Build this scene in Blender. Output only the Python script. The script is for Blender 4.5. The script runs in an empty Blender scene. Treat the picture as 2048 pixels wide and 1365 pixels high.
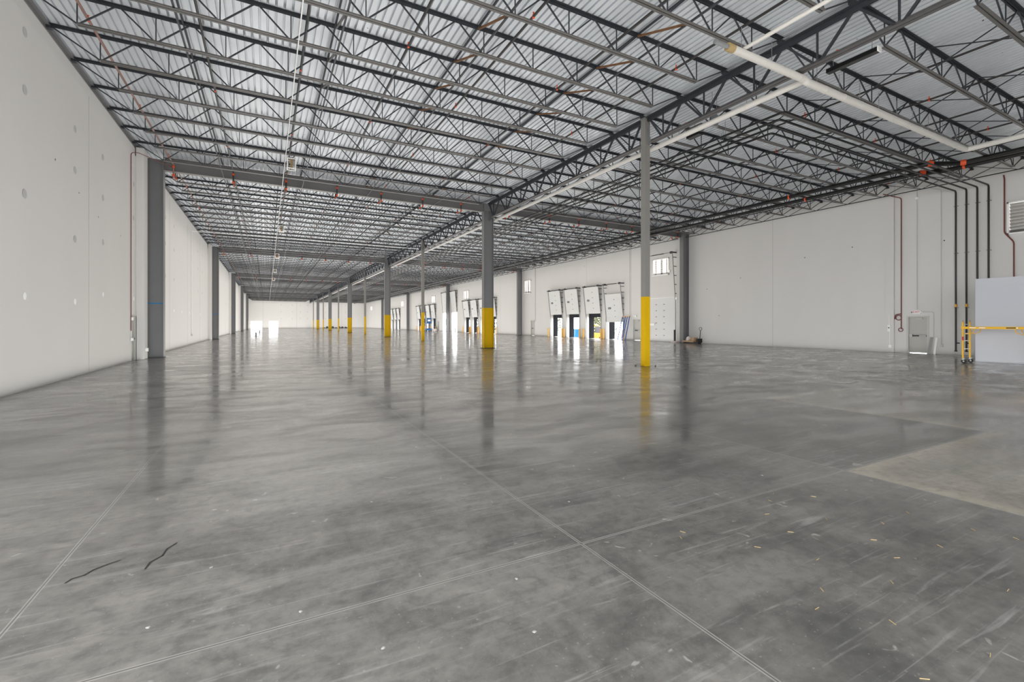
import bpy, bmesh, math, random
from mathutils import Vector, Matrix
random.seed(7)
C = bpy.context.scene.collection
PI = math.pi
ORD = ['first','second','third','fourth','fifth','sixth','seventh','eighth','ninth','tenth','eleventh','twelfth',
       'thirteenth','fourteenth','fifteenth','sixteenth']

# ------------------------------------------------------------------ materials
def nmat(name):
    m = bpy.data.materials.new(name); m.use_nodes = True
    nt = m.node_tree; nt.nodes.clear()
    out = nt.nodes.new('ShaderNodeOutputMaterial'); b = nt.nodes.new('ShaderNodeBsdfPrincipled')
    nt.links.new(b.outputs[0], out.inputs[0])
    return m, nt, b

def mat(name, col, rough=0.5, metal=0.0, var=0.08, scale=3.0, spec=0.4, bump=0.0, stretch=(1, 1, 1)):
    m, nt, b = nmat(name)
    tc = nt.nodes.new('ShaderNodeTexCoord'); mp = nt.nodes.new('ShaderNodeMapping')
    mp.inputs['Scale'].default_value = stretch
    nt.links.new(tc.outputs['Object'], mp.inputs[0])
    n = nt.nodes.new('ShaderNodeTexNoise'); n.inputs['Scale'].default_value = scale; n.inputs['Detail'].default_value = 5
    nt.links.new(mp.outputs[0], n.inputs['Vector'])
    mx = nt.nodes.new('ShaderNodeMix'); mx.data_type = 'RGBA'
    mx.inputs[6].default_value = tuple(c*(1-var) for c in col)+(1,)
    mx.inputs[7].default_value = tuple(min(1, c*(1+var)) for c in col)+(1,)
    nt.links.new(n.outputs[0], mx.inputs[0]); nt.links.new(mx.outputs[2], b.inputs['Base Color'])
    b.inputs['Roughness'].default_value = rough; b.inputs['Metallic'].default_value = metal
    b.inputs['Specular IOR Level'].default_value = spec
    if bump:
        bp = nt.nodes.new('ShaderNodeBump'); bp.inputs['Strength'].default_value = bump; bp.inputs['Distance'].default_value = 0.01
        nt.links.new(n.outputs[0], bp.inputs['Height']); nt.links.new(bp.outputs[0], b.inputs['Normal'])
    return m

M = dict(
    wall=mat('painted_concrete', (0.64, 0.628, 0.608), 0.6, var=0.035, scale=0.6, spec=0.25, stretch=(1, 1, 0.35)),
    wallpatch=mat('grout_patch', (0.47, 0.47, 0.46), 0.8, var=0.1, scale=9),
    wallpatch2=mat('white_patch', (0.9, 0.9, 0.89), 0.7),
    groove=mat('joint_sealant', (0.42, 0.41, 0.40), 0.8),
    deck=mat('galvanised_deck', (0.60, 0.64, 0.69), 0.42, 0.35, var=0.07, scale=0.9, stretch=(1, 0.1, 1)),
    steel=mat('dark_primed_steel', (0.030, 0.033, 0.040), 0.5, var=0.25, scale=4, spec=0.4),
    chord=mat('lit_primed_steel', (0.088, 0.083, 0.078), 0.42, var=0.2, scale=4, spec=0.6),  # paler copy of the joist steel, imitating light from the floor
    gchord=mat('dark_grey_chord', (0.075, 0.071, 0.071), 0.45, var=0.2, scale=3),
    rust=mat('rusty_primer', (0.16, 0.075, 0.03), 0.65, var=0.5, scale=6),
    beam=mat('grey_painted_beam', (0.155, 0.154, 0.155), 0.45, var=0.08, scale=1.5),
    column=mat('grey_painted_column', (0.165, 0.166, 0.170), 0.42, var=0.08, scale=1.0),
    column_light=mat('light_grey_tube', (0.19, 0.183, 0.172), 0.45, var=0.06, scale=1.2),
    yellow=mat('safety_yellow', (0.52, 0.32, 0.001), 0.5, var=0.06, scale=3, spec=0.15),
    bollard=mat('worn_yellow', (0.72, 0.38, 0.06), 0.5, var=0.12, scale=6),
    scaffy=mat('scaffold_yellow', (0.75, 0.42, 0.02), 0.4, var=0.08, scale=8),
    black=mat('black_pipe', (0.007, 0.007, 0.007), 0.35, var=0.2, scale=5),
    pipe=mat('dark_sprinkler_pipe', (0.028, 0.026, 0.025), 0.32, var=0.5, scale=2, stretch=(1, 0.4, 1)),
    redpipe=mat('red_brown_pipe', (0.16, 0.035, 0.025), 0.45, var=0.2, scale=5),
    salmon=mat('salmon_pipe', (0.25, 0.14, 0.115), 0.45, var=0.25, scale=2),
    orange=mat('orange_coupling', (0.75, 0.09, 0.02), 0.4),
    pvc=mat('white_pipe_jacket', (0.56, 0.545, 0.515), 0.4, var=0.04, scale=2),
    white=mat('white_enamel', (0.85, 0.85, 0.84), 0.4, var=0.02),
    doorleaf=mat('white_door_panel', (0.64, 0.64, 0.63), 0.4, var=0.03, scale=1.2),
    galv=mat('zinc_track', (0.30, 0.31, 0.32), 0.4, 0.5, var=0.15, scale=8),
    darkmetal=mat('dark_hardware', (0.05, 0.05, 0.055), 0.4, 0.3),
    seal=mat('black_dock_seal', (0.012, 0.014, 0.02), 0.75),
    mdoor=mat('putty_door_paint', (0.46, 0.455, 0.42), 0.45, var=0.04),
    mframe=mat('putty_frame_paint', (0.52, 0.52, 0.49), 0.5, var=0.04),
    steelbar=mat('brushed_bar', (0.55, 0.55, 0.53), 0.3, 0.7),
    redtxt=mat('red_letters', (0.55, 0.02, 0.03), 0.5),
    panel=mat('pale_blue_white_board', (0.51, 0.525, 0.565), 0.55, var=0.025, scale=1.0, spec=0.3, stretch=(1, 0.3, 3)),
    rubber=mat('black_rubber', (0.01, 0.01, 0.01), 0.6),
    blue=mat('blue_paint', (0.006, 0.09, 0.27), 0.4),
    ladder=mat('blue_fibreglass', (0.02, 0.10, 0.36), 0.45),
    tape=mat('blue_tape', (0.02, 0.18, 0.42), 0.6),
    tapered=mat('red_tape', (0.5, 0.03, 0.02), 0.5),
    wood=mat('pallet_wood', (0.38, 0.26, 0.15), 0.8, var=0.3, scale=5, stretch=(1, 8, 1)),
    card=mat('cardboard', (0.45, 0.30, 0.17), 0.8, var=0.15),
    rag=mat('pale_sacking', (0.62, 0.55, 0.53), 0.9, var=0.25, scale=7),
    straw=mat('straw', (0.34, 0.25, 0.12), 0.8), chip=mat('chip', (0.24, 0.235, 0.22), 0.9),
    crack=mat('dark_sealant', (0.02, 0.02, 0.02), 0.6),
    asphalt=mat('pale_concrete_apron', (0.55, 0.53, 0.50), 0.9, var=0.1, scale=0.4),
    leaf=mat('green_foliage', (0.035, 0.05, 0.012), 0.7, var=0.55, scale=1.2),
    leaf2=mat('yellowing_foliage', (0.10, 0.07, 0.012), 0.7, var=0.5, scale=1.2),
    trunk=mat('bark', (0.20, 0.15, 0.11), 0.9, var=0.3, scale=6),
    yellowmach=mat('machine_yellow', (0.3, 0.15, 0.006), 0.4),
    louvre=mat('louver_blade', (0.22, 0.215, 0.205), 0.45, 0.2),
)

def floor_material():
    m, nt, b = nmat('polished_concrete_floor')
    N, L = nt.nodes, nt.links
    geo = N.new('ShaderNodeTexCoord'); sep = N.new('ShaderNodeSeparateXYZ'); L.new(geo.outputs['Object'], sep.inputs[0])
    X, Y = sep.outputs[0], sep.outputs[1]
    def mth(op, a, bb=None, c=None):
        n = N.new('ShaderNodeMath'); n.operation = op
        for i, v in enumerate((a, bb, c)):
            if v is None: continue
            if isinstance(v, (int, float)): n.inputs[i].default_value = v
            else: L.new(v, n.inputs[i])
        return n.outputs[0]
    def ramp(v, a, bb, lo=0.0, hi=1.0):
        n = N.new('ShaderNodeMapRange'); n.interpolation_type = 'SMOOTHSTEP'
        L.new(v, n.inputs[0]); n.inputs[1].default_value = a; n.inputs[2].default_value = bb
        n.inputs[3].default_value = lo; n.inputs[4].default_value = hi
        return n.outputs[0]
    def noise(scale, detail=6, rough=0.6, stretch=(1, 1, 1), dist=0.0, rot=0.0):
        mp = N.new('ShaderNodeMapping'); L.new(geo.outputs['Object'], mp.inputs[0]); mp.inputs['Scale'].default_value = stretch
        mp.inputs['Rotation'].default_value = (0, 0, rot)
        n = N.new('ShaderNodeTexNoise'); n.inputs['Scale'].default_value = scale; n.inputs['Detail'].default_value = detail
        n.inputs['Roughness'].default_value = rough; n.inputs['Distortion'].default_value = dist
        L.new(mp.outputs[0], n.inputs['Vector']); return n.outputs[0]
    def mix(f, a, bb, blend='MIX'):
        n = N.new('ShaderNodeMix'); n.data_type = 'RGBA'; n.blend_type = blend
        if isinstance(f, (int, float)): n.inputs[0].default_value = f
        else: L.new(f, n.inputs[0])
        for i, v in ((6, a), (7, bb)):
            if isinstance(v, tuple): n.inputs[i].default_value = v+(1,)
            else: L.new(v, n.inputs[i])
        return n.outputs[2]
    big = noise(0.22, 4, 0.55, dist=0.6); mid = noise(1.1, 8, 0.7, dist=0.8); fine = noise(9, 6, 0.7)
    sweep = noise(0.9, 6, 0.65, stretch=(0.45, 2.2, 1), dist=1.2, rot=0.5)
    v = mth('MULTIPLY_ADD', big, 0.5, mth('MULTIPLY_ADD', mid, 0.55, mth('MULTIPLY_ADD', sweep, 0.45, mth('MULTIPLY', fine, 0.25))))
    t = ramp(v, 0.62, 1.10)
    base = mix(t, (0.046, 0.045, 0.043), (0.175, 0.165, 0.149))
    shade_step = mth('ADD', mth('MULTIPLY', mth('GREATER_THAN', X, 2.19), 0.18), mth('MULTIPLY', mth('GREATER_THAN', X, 6.03), 0.28))  # light falling off to the right, painted as darker slab tone
    base = mix(shade_step, base, (0.03, 0.03, 0.03))
    # two separate pours: a browner, paler one beyond the stepped joint
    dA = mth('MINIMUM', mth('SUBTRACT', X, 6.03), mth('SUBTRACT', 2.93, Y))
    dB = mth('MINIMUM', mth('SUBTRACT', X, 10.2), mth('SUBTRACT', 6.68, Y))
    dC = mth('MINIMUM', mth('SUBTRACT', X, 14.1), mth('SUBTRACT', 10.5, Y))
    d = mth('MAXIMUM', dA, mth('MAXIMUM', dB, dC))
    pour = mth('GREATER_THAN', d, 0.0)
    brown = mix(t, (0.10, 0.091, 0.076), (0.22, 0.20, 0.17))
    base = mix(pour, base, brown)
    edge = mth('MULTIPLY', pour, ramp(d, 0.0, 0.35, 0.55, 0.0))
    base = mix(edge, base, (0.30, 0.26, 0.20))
    # white dust left by wheels turning in front of the partition
    def ring(cx, cy, r, w):
        dx = mth('SUBTRACT', X, cx); dy = mth('SUBTRACT', Y, cy)
        rr = mth('SQRT', mth('ADD', mth('MULTIPLY', dx, dx), mth('MULTIPLY', dy, dy)))
        return ramp(mth('ABSOLUTE', mth('SUBTRACT', rr, r)), 0.0, w, 1.0, 0.0)
    dust = mth('MAXIMUM', mth('MULTIPLY', ring(13.4, 8.3, 5.3, 0.22), 0.8), mth('MULTIPLY', ring(13.4, 8.3, 7.0, 0.25), 0.7))
    dust = mth('MULTIPLY', dust, ramp(X, 13.5, 16.0))
    blob = ramp(mth('SQRT', mth('ADD', mth('POWER', mth('SUBTRACT', X, 18.6), 2.0), mth('POWER', mth('MULTIPLY', mth('SUBTRACT', Y, 6.4), 1.5), 2.0))), 0.5, 5.5, 0.95, 0.0)
    dust = mth('MAXIMUM', mth('MULTIPLY', dust, 0.55), mth('MULTIPLY', blob, ramp(mid, 0.35, 0.7)))
    base = mix(dust, base, (0.42, 0.42, 0.415))
    # tyre marks
    tyre = mth('MAXIMUM', mth('MAXIMUM', ring(2.0, 46.0, 7.0, 0.16), ring(2.0, 46.0, 8.9, 0.16)), mth('MAXIMUM', ring(6.0, 60.0, 11.0, 0.2), ring(5.0, 34.0, 9.0, 0.14)))
    base = mix(mth('MULTIPLY', tyre, mth('MULTIPLY', ramp(sweep, 0.4, 0.65), 0.55)), base, (0.05, 0.045, 0.04))
    # pale scuffs and spots
    sc = noise(2.6, 3, 0.5, stretch=(0.25, 3.2, 1), dist=2.0, rot=-0.4)
    base = mix(mth('MULTIPLY', ramp(sc, 0.60, 0.74), 0.45), base, (0.25, 0.245, 0.235))
    sp = noise(6.0, 2, 0.5, dist=1.0)
    base = mix(mth('MULTIPLY', ramp(sp, 0.70, 0.76), 0.6), base, (0.30, 0.29, 0.27))
    sp2 = noise(3.3, 3, 0.5, stretch=(1, 1.4, 1), dist=1.6)
    base = mix(mth('MULTIPLY', ramp(sp2, 0.56, 0.72), 0.4), base, (0.045, 0.044, 0.042))
    speck = noise(38.0, 2, 0.5)
    base = mix(mth('MULTIPLY', ramp(speck, 0.66, 0.74), 0.4), base, (0.26, 0.255, 0.24))
    scr = noise(5.0, 4, 0.6, stretch=(0.12, 3.0, 1), dist=1.5, rot=0.9)
    base = mix(mth('MULTIPLY', ramp(scr, 0.58, 0.70), 0.4), base, (0.24, 0.235, 0.225))
    base = mix(mth('MULTIPLY', ramp(fine, 0.3, 0.55, 1.0, 0.0), 0.28), base, (0.04, 0.04, 0.038))
    # saw cut joints
    def dist1(c, val): return mth('ABSOLUTE', mth('SUBTRACT', c, val))
    dx = None
    for xv in (-5.0, -1.31, 2.19, 6.03, 10.2, 14.1, 18.2, 22.2, 26.3, 30.3):
        e = dist1(X, xv); dx = e if dx is None else mth('MINIMUM', dx, e)
    ym = mth('ABSOLUTE', mth('SUBTRACT', mth('FLOORED_MODULO', mth('SUBTRACT', Y, 2.95-1.905), 3.81), 1.905))
    dj = mth('MINIMUM', dx, ym)
    wob = mth('MULTIPLY_ADD', fine, 0.012, dj)
    base = mix(mth('MULTIPLY', ramp(wob, 0.012, 0.024, 1.0, 0.0), 0.55), base, (0.36, 0.35, 0.32))
    base = mix(mth('MULTIPLY', ramp(dj, 0.003, 0.008, 1.0, 0.0), 0.85), base, (0.04, 0.039, 0.036))
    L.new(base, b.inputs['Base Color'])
    r = mth('MULTIPLY_ADD', mid, 0.2, mth('MULTIPLY_ADD', sweep, 0.2, 0.2))
    r = mth('MULTIPLY_ADD', dust, 0.3, r)
    L.new(r, b.inputs['Roughness'])
    b.inputs['Specular IOR Level'].default_value = 0.4
    wv = noise(0.8, 3, 0.5, stretch=(0.6, 2.0, 1), dist=0.5)
    bp = N.new('ShaderNodeBump'); bp.inputs['Strength'].default_value = 0.05; bp.inputs['Distance'].default_value = 0.01
    L.new(mth('MULTIPLY_ADD', fine, 0.12, wv), bp.inputs['Height']); L.new(bp.outputs[0], b.inputs['Normal']); L.new(bp.outputs[0], b.inputs['Coat Normal'])
    patch = noise(0.9, 8, 0.72, stretch=(0.7, 1.6, 1), dist=0.8)
    L.new(ramp(patch, 0.30, 0.68, 0.3, 1.0), b.inputs['Coat Weight']); b.inputs['Coat IOR'].default_value = 1.5
    L.new(mth('MULTIPLY_ADD', ramp(mid, 0.35, 0.65), 0.16, mth('MULTIPLY_ADD', dust, 0.4, 0.05)), b.inputs['Coat Roughness'])
    return m
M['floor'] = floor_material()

def deck_material():
    m, nt, b = nmat('galvanised_roof_deck'); N, L = nt.nodes, nt.links
    tc = N.new('ShaderNodeTexCoord')
    mp = N.new('ShaderNodeMapping'); mp.inputs['Scale'].default_value = (1, 0.15, 1); L.new(tc.outputs['Object'], mp.inputs[0])
    n = N.new('ShaderNodeTexNoise'); n.inputs['Scale'].default_value = 1.4; n.inputs['Detail'].default_value = 4; L.new(mp.outputs[0], n.inputs['Vector'])
    mx = N.new('ShaderNodeMix'); mx.data_type = 'RGBA'
    mx.inputs[6].default_value = (0.58, 0.615, 0.655, 1); mx.inputs[7].default_value = (0.71, 0.74, 0.775, 1); L.new(n.outputs[0], mx.inputs[0])
    v = N.new('ShaderNodeTexVoronoi'); v.inputs['Scale'].default_value = 1.6; L.new(tc.outputs['Object'], v.inputs['Vector'])
    lt = N.new('ShaderNodeMath'); lt.operation = 'LESS_THAN'; lt.inputs[1].default_value = 0.036; L.new(v.outputs['Distance'], lt.inputs[0])
    m2 = N.new('ShaderNodeMix'); m2.data_type = 'RGBA'; L.new(lt.outputs[0], m2.inputs[0]); L.new(mx.outputs[2], m2.inputs[6]); m2.inputs[7].default_value = (0.08, 0.08, 0.09, 1)
    L.new(m2.outputs[2], b.inputs['Base Color']); b.inputs['Roughness'].default_value = 0.3; b.inputs['Metallic'].default_value = 0.35
    return m
M['deck'] = deck_material()

# ------------------------------------------------------------------ mesh helpers
class MB:
    def __init__(self): self.v = []; self.f = []; self.s = []
    def add(self, vs, fs, smooth=False):
        o = len(self.v); self.v += [tuple(p) for p in vs]; self.f += [tuple(i+o for i in f) for f in fs]; self.s += [smooth]*len(fs); return self
    def box(self, x0, x1, y0, y1, z0, z1):
        vs = [(x, y, z) for z in (z0, z1) for y in (y0, y1) for x in (x0, x1)]
        return self.add(vs, [(0, 2, 3, 1), (4, 5, 7, 6), (0, 1, 5, 4), (2, 6, 7, 3), (0, 4, 6, 2), (1, 3, 7, 5)])
    def cbox(self, c, s): return self.box(c[0]-s[0]/2, c[0]+s[0]/2, c[1]-s[1]/2, c[1]+s[1]/2, c[2]-s[2]/2, c[2]+s[2]/2)
    def prism(self, poly, a, b, up=(0, 0, 1)):
        """2-D outline (u sideways, v up) swept from a to b"""
        a = Vector(a); b = Vector(b); d = (b-a).normalized(); up = Vector(up)
        if abs(d.dot(up)) > 0.99: up = Vector((0, 1, 0))
        u = d.cross(up).normalized(); w = u.cross(d)
        n = len(poly)
        vs = [p+u*q[0]+w*q[1] for p in (a, b) for q in poly]
        fs = [tuple((i, (i+1) % n, n+(i+1) % n, n+i)) for i in range(n)] + [tuple(range(n))[::-1], tuple(range(n, 2*n))]
        return self.add(vs, fs)
    def bar(self, a, b, w, h=None, up=(0, 0, 1)):
        h = h or w
        return self.prism([(-w/2, -h/2), (w/2, -h/2), (w/2, h/2), (-w/2, h/2)], a, b, up)
    def angle2(self, a, b, leg, t, gap, flip=False, up=(0, 0, 1)):
        """a pair of angles back to back; flip: horizontal legs on top"""
        for sg in (-1, 1):
            pts = [(gap/2, 0), (gap/2+leg, 0), (gap/2+leg, t), (gap/2+t, t), (gap/2+t, leg), (gap/2, leg)]
            pts = [(sg*p[0], -p[1] if flip else p[1]) for p in pts]
            if (sg < 0) != flip: pts = pts[::-1]
            self.prism(pts, a, b, up)
        return self
    def tube(self, pts, r, n=8, cap=True):
        pts = [Vector(p) for p in pts]; rings = []
        prev = None
        for i, p in enumerate(pts):
            d = (pts[min(i+1, len(pts)-1)]-pts[max(i-1, 0)]).normalized()
            if prev is None:
                up = Vector((0, 0, 1)) if abs(d.z) < 0.9 else Vector((1, 0, 0))
                u = d.cross(up).normalized()
            else: u = (prev - d*prev.dot(d)).normalized()
            prev = u; w = d.cross(u)
            rings.append([p+(u*math.cos(2*PI*k/n)+w*math.sin(2*PI*k/n))*r for k in range(n)])
        vs = [q for ring in rings for q in ring]
        fs = [(i*n+k, i*n+(k+1) % n, (i+1)*n+(k+1) % n, (i+1)*n+k) for i in range(len(pts)-1) for k in range(n)]
        self.add(vs, fs, True)
        if cap: self.add(rings[0], [tuple(range(n))[::-1]]); self.add(rings[-1], [tuple(range(n))])
        return self
    def build(self, name, m, parent=None, loc=(0, 0, 0)):
        me = bpy.data.meshes.new(name); me.from_pydata(self.v, [], self.f); me.update()
        bm = bmesh.new(); bm.from_mesh(me); bmesh.ops.recalc_face_normals(bm, faces=bm.faces); bm.to_mesh(me); bm.free()
        for p, s in zip(me.polygons, self.s): p.use_smooth = s
        me.materials.append(M[m] if isinstance(m, str) else m)
        return link(name, me, parent, loc)
def link(name, me, parent=None, loc=(0, 0, 0)):
    o = bpy.data.objects.new(name, me); C.objects.link(o); o.location = loc
    if parent is not None: o.parent = parent
    return o
def rounded(pts, r=0.15, n=5):
    """a path with its corners rounded"""
    pts = [Vector(p) for p in pts]; out = [pts[0]]
    for i in range(1, len(pts)-1):
        a, p, b = pts[i-1], pts[i], pts[i+1]
        da = (a-p); db = (b-p); rr = min(r, da.length*0.45, db.length*0.45)
        A = p+da.normalized()*rr; B = p+db.normalized()*rr
        for k in range(n+1):
            t = k/n; out.append(A*(1-t)**2+p*2*t*(1-t)+B*t*t)
    out.append(pts[-1]); return out
def tag(o, label, cat, group=None, kind=None):
    o['label'] = label; o['category'] = cat
    if group: o['group'] = group
    if kind: o['kind'] = kind
    return o
def thing(name, loc, label, cat, group=None, rz=0.0):
    o = bpy.data.objects.new(name, None); C.objects.link(o); o.location = loc; o.rotation_euler = (0, 0, rz); o.empty_display_size = 0.2
    return tag(o, label, cat, group)
def struct(o): o['kind'] = 'structure'; return o
def dup(root, loc, label, rz=None):
    r = root.copy(); C.objects.link(r); r.location = loc; r['label'] = label
    if rz is not None: r.rotation_euler = (0, 0, rz)
    def rec(src, dst):
        for ch in src.children:
            c = ch.copy(); c.parent = dst; C.objects.link(c); rec(ch, c)
    rec(root, r); return r

# ------------------------------------------------------------------ measures of the hall
XL, XR, XG = -5.54, 33.6, 13.68          # wall faces and girder line
Y0 = 14.06; S = 15.24; YF = Y0+S; YEND = 181.7
JS = S/8
def ztop(x): return 10.20-0.0046*(x-XG)
def zbot(x): return 9.50-0.0046*(x-XG)
FR = [YF+2*S*k for k in range(5)]         # lines of the big frames

# ------------------------------------------------------------------ camera
f, vx, y0, HC = 920.2, 533.8, 647.3, 1.74
cam = bpy.data.cameras.new('camera'); co = bpy.data.objects.new('camera', cam); C.objects.link(co)
cam.sensor_width = 36; cam.lens = f/2048*36; cam.clip_end = 1000; cam.clip_start = 0.05
co.location = (0, 0, HC); co.rotation_euler = (PI/2, 0, -math.atan((1024-vx)/f)); cam.shift_y = -(682.5-y0)/2048
bpy.context.scene.camera = co

# ------------------------------------------------------------------ setting
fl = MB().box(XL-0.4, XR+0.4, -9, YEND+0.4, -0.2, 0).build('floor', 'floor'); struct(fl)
def ribbon(mb, pts, w, z=0.003):
    pts = [Vector((p[0], p[1], z)) for p in pts]
    for a, b in zip(pts, pts[1:]):
        d = (b-a).normalized(); u = Vector((-d.y, d.x, 0))*w/2
        mb.add([a-u-d*w/3, b-u+d*w/3, b+u+d*w/3, a+u-d*w/3], [(0, 1, 2, 3)])
    return mb
for i in range(6):
    ym = Y0+2*S*i
    for (cy, r) in ((ym, 0.55), (ym+S, 0.9)):
        if cy < 100: ribbon(MB(), [(XG-r, cy), (XG, cy-r), (XG+r, cy), (XG, cy+r), (XG-r, cy)], 0.05).build('isolation_joint', 'crack', fl)
def wig(a, b, n, amp):
    return [(a[0]+(b[0]-a[0])*t/n+random.uniform(-amp, amp), a[1]+(b[1]-a[1])*t/n+random.uniform(-amp, amp)) for t in range(n+1)]
ribbon(MB(), [(-1.19, 4.12), (-1.17, 4.17), (-1.11, 4.19), (-1.08, 4.25), (-1.01, 4.30), (-0.95, 4.33)], 0.012).build('crack', 'crack', fl)
ribbon(MB(), [(-0.76, 4.09), (-0.75, 4.19), (-0.69, 4.27), (-0.68, 4.38), (-0.63, 4.46)], 0.012).build('crack', 'crack', fl)
mb = MB()
for k in range(260):
    a = random.uniform(0, 2*PI); r = random.gauss(1.0, 0.25); x = 13.2+r*math.cos(a)*1.1; y = 17.3+r*math.sin(a)*0.8; q = random.uniform(0.008, 0.035)
    mb.add([(x-q, y, 0.004), (x, y-q*0.7, 0.004), (x+q*1.3, y+q*0.2, 0.004), (x+q*0.2, y+q, 0.012)], [(0, 1, 2, 3)])
mb.build('dirt_crumbs', 'crack', fl)['kind'] = 'stuff'

# ground outside
struct(MB().box(XR+0.4, 120, -60, 260, -1.45, -1.2).build('ground_yard', 'asphalt'))
struct(MB().box(-60, XR+0.4, -70, -9, -0.3, -0.05).build('ground_apron', 'asphalt'))
struct(MB().box(-60, XR+0.4, YEND+0.4, 260, -0.3, -0.05).build('ground_far', 'asphalt'))
struct(MB().box(-60, XL-0.4, -9, YEND+0.4, -0.3, -0.05).build('ground_side', 'asphalt'))

# corrugated deck: ribs run down the length of the hall
mb = MB(); prof = []; p = 0.2032; x = XL-0.3
while x < XR+0.4:
    for dx, dz in ((0, 0), (0.140, 0), (0.148, 0.078), (0.195, 0.078)): prof.append((x+dx, dz))
    x += p
yA, yB = -9.0, YEND+0.4
vs = [(a, y, ztop(a)+0.05+dz) for y in (yA, yB) for a, dz in prof]; n = len(prof)
mb.add(vs, [(i, i+1, n+i+1, n+i) for i in range(n-1)])
struct(mb.build('ceiling', 'deck'))

struct(MB().box(XL-0.04, XL+0.07, -9, YEND, 10.27, 10.29).box(XL-0.04, XL-0.02, -9, YEND, 10.15, 10.29).build('trim_1', 'beam'))
# walls
wl = MB(); HW = 10.6
wl.box(XL-0.35, XL, 5, 27.05, 0, 9.75); wl.box(XL-0.35, XL, -9, 5, 7.5, 9.75); wl.box(XL-0.35, XL, 27.05, 28.0, 2.12, 9.75); wl.box(XL-0.35, XL, 28.0, YEND, 0, 9.75)
wl.box(XL-0.35, XL-0.04, -9, YEND, 9.75, HW)
for yf in FR: wl.box(XL, XL+0.3, yf-1.35, yf-0.55, 0, 10.2)         # pilasters in front of the frame columns
wl = struct(wl.build('wall_left', 'wall'))
for k in range(21):
    y = 21.32+7.62*k
    if all(abs(y-yf) > 1.5 for yf in FR): MB().box(XL-0.01, XL+0.004, y-0.012, y+0.012, 0, 9.75).build('panel_joint', 'groove', wl)
def disc(mb, c, r, nrm, t=0.006, n=16):
    c = Vector(c); nrm = Vector(nrm); up = Vector((0, 0, 1)); u = nrm.cross(up).normalized()
    ring = [c+nrm*t+(u*math.cos(2*PI*k/n)+up*math.sin(2*PI*k/n))*r for k in range(n)]
    return mb.add(ring, [tuple(range(n))])
pd = disc(MB(), (0, 0, 0), 0.125, (1, 0, 0)).build('lifting_patch', 'wallpatch', wl, (XL, 16.4, 9.3)); pd2 = None
spots = [(16.47, 9.3), (16.47, 7.8), (16.45, 5.1), (20.0, 8.1), (20.0, 6.75), (20.0, 4.5), (22.9, 8.1), (22.9, 6.55), (22.9, 4.85), (27.5, 8.3), (27.45, 6.7)]
for k in range(1, 10):
    for dy in (-1.4, 1.6): spots += [(21.32+15.24*k+dy, z) for z in (8.3, 6.7, 4.7)]
for i, (y, z) in enumerate(spots):
    if i == 0: pd.location = (XL, y, z); continue
    o = pd.copy(); o.location = (XL, y, z); C.objects.link(o)
sw = [(16.45, 2.45), (20.0, 2.45), (22.9, 2.85), (27.5, 2.9), (38.2, 2.6), (41.4, 2.6), (45.2, 2.6), (52, 2.6)]
for i, (y, z) in enumerate(sw):
    if i == 0: pd2 = disc(MB(), (0, 0, 0), 0.10, (1, 0, 0)).build('lifting_patch', 'wallpatch2', wl, (XL, y, z)); pd2['label'] = 'white filled lifting patch'
    else: o = pd2.copy(); o.location = (XL, y, z); C.objects.link(o)
small = disc(MB(), (0, 0, 0), 0.03, (1, 0, 0)).build('tie_hole', 'crack', wl, (XL, 18.4, 6.6))
for y, z in ((20.35, 6.1), (22.35, 5.7), (25.3, 5.5), (40.0, 6.2), (43.0, 5.4)):
    o = small.copy(); o.location = (XL, y, z); C.objects.link(o)

# right wall with its openings (y0, y1, top)
docksA = [50.55, 46.85, 42.8, 39.12]; docksB = [81.1, 77.35, 73.55, 69.8]; docksC = [112.2, 108.4, 104.6, 100.8]; docksD = [144.0, 140.0, 136.1, 132.2]
docks = docksA+docksB+docksC+docksD
DW, DH = 2.66, 2.9
tall = [(30.62, 34.3, 4.15), (86.4, 89.35, 4.0), (91.3, 94.9, 4.0)]
mans = [(12.12, 13.08, 2.13), (35.2, 36.3, 2.13), (56.2, 57.3, 2.13), (97.3, 98.3, 2.13)]
op = [(d-DW/2, d+DW/2, 0, DH) for d in docks]+[(a, b, 0, h) for a, b, h in tall]+[(a, b, 0, h) for a, b, h in mans]
louv = [(31.46, 33.4, 6.45, 7.93), (6.75, 8.85, 6.35, 7.9), (58.1, 60.05-0.9, 6.2, 7.95), (80.3, 82.7, 6.3, 7.9), (99.9, 102.2, 6.3, 7.9), (127.0, 129.4, 6.3, 7.9), (170.4, 172.8, 6.3, 7.9)]
louv[2] = (57.2, 59.1-0.2, 6.2, 7.95)
op += [(a, b, z0, z1) for a, b, z0, z1 in louv]
def wall_with_holes(mb, a0, a1, z1, holes, mk):
    ys = sorted({a0, a1, *[h[0] for h in holes], *[h[1] for h in holes]})
    for a, b in zip(ys, ys[1:]):
        hs = sorted((h[2], h[3]) for h in holes if h[0] <= a+1e-6 and h[1] >= b-1e-6)
        z = 0
        for lo, hi in hs:
            if lo > z: mk(mb, a, b, z, lo)
            z = hi
        if z < z1: mk(mb, a, b, z, z1)
    return mb
wr = wall_with_holes(MB(), -9, YEND, 10.5, op, lambda m_, a, b, z0, z1: m_.box(XR, XR+0.32, a, b, z0, z1))
wr.box(XR-0.06, XR, 12.2-9, 13.75, 9.62, 9.7)
wr = struct(wr.build('wall_right', 'wall'))
for k in range(-1, 22):
    y = 13.72+7.62*k
    if not any(h[0]-0.05 < y < h[1]+0.05 for h in op) and all(abs(y-yf) > 0.8 for yf in FR):
        MB().box(XR-0.004, XR+0.01, y-0.012, y+0.012, 0, 10.3).build('panel_joint', 'groove', wr)
sm2 = disc(MB(), (0, 0, 0), 0.035, (-1, 0, 0)).build('tie_hole', 'crack', wr, (XR, 19.0, 6.4))
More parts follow.
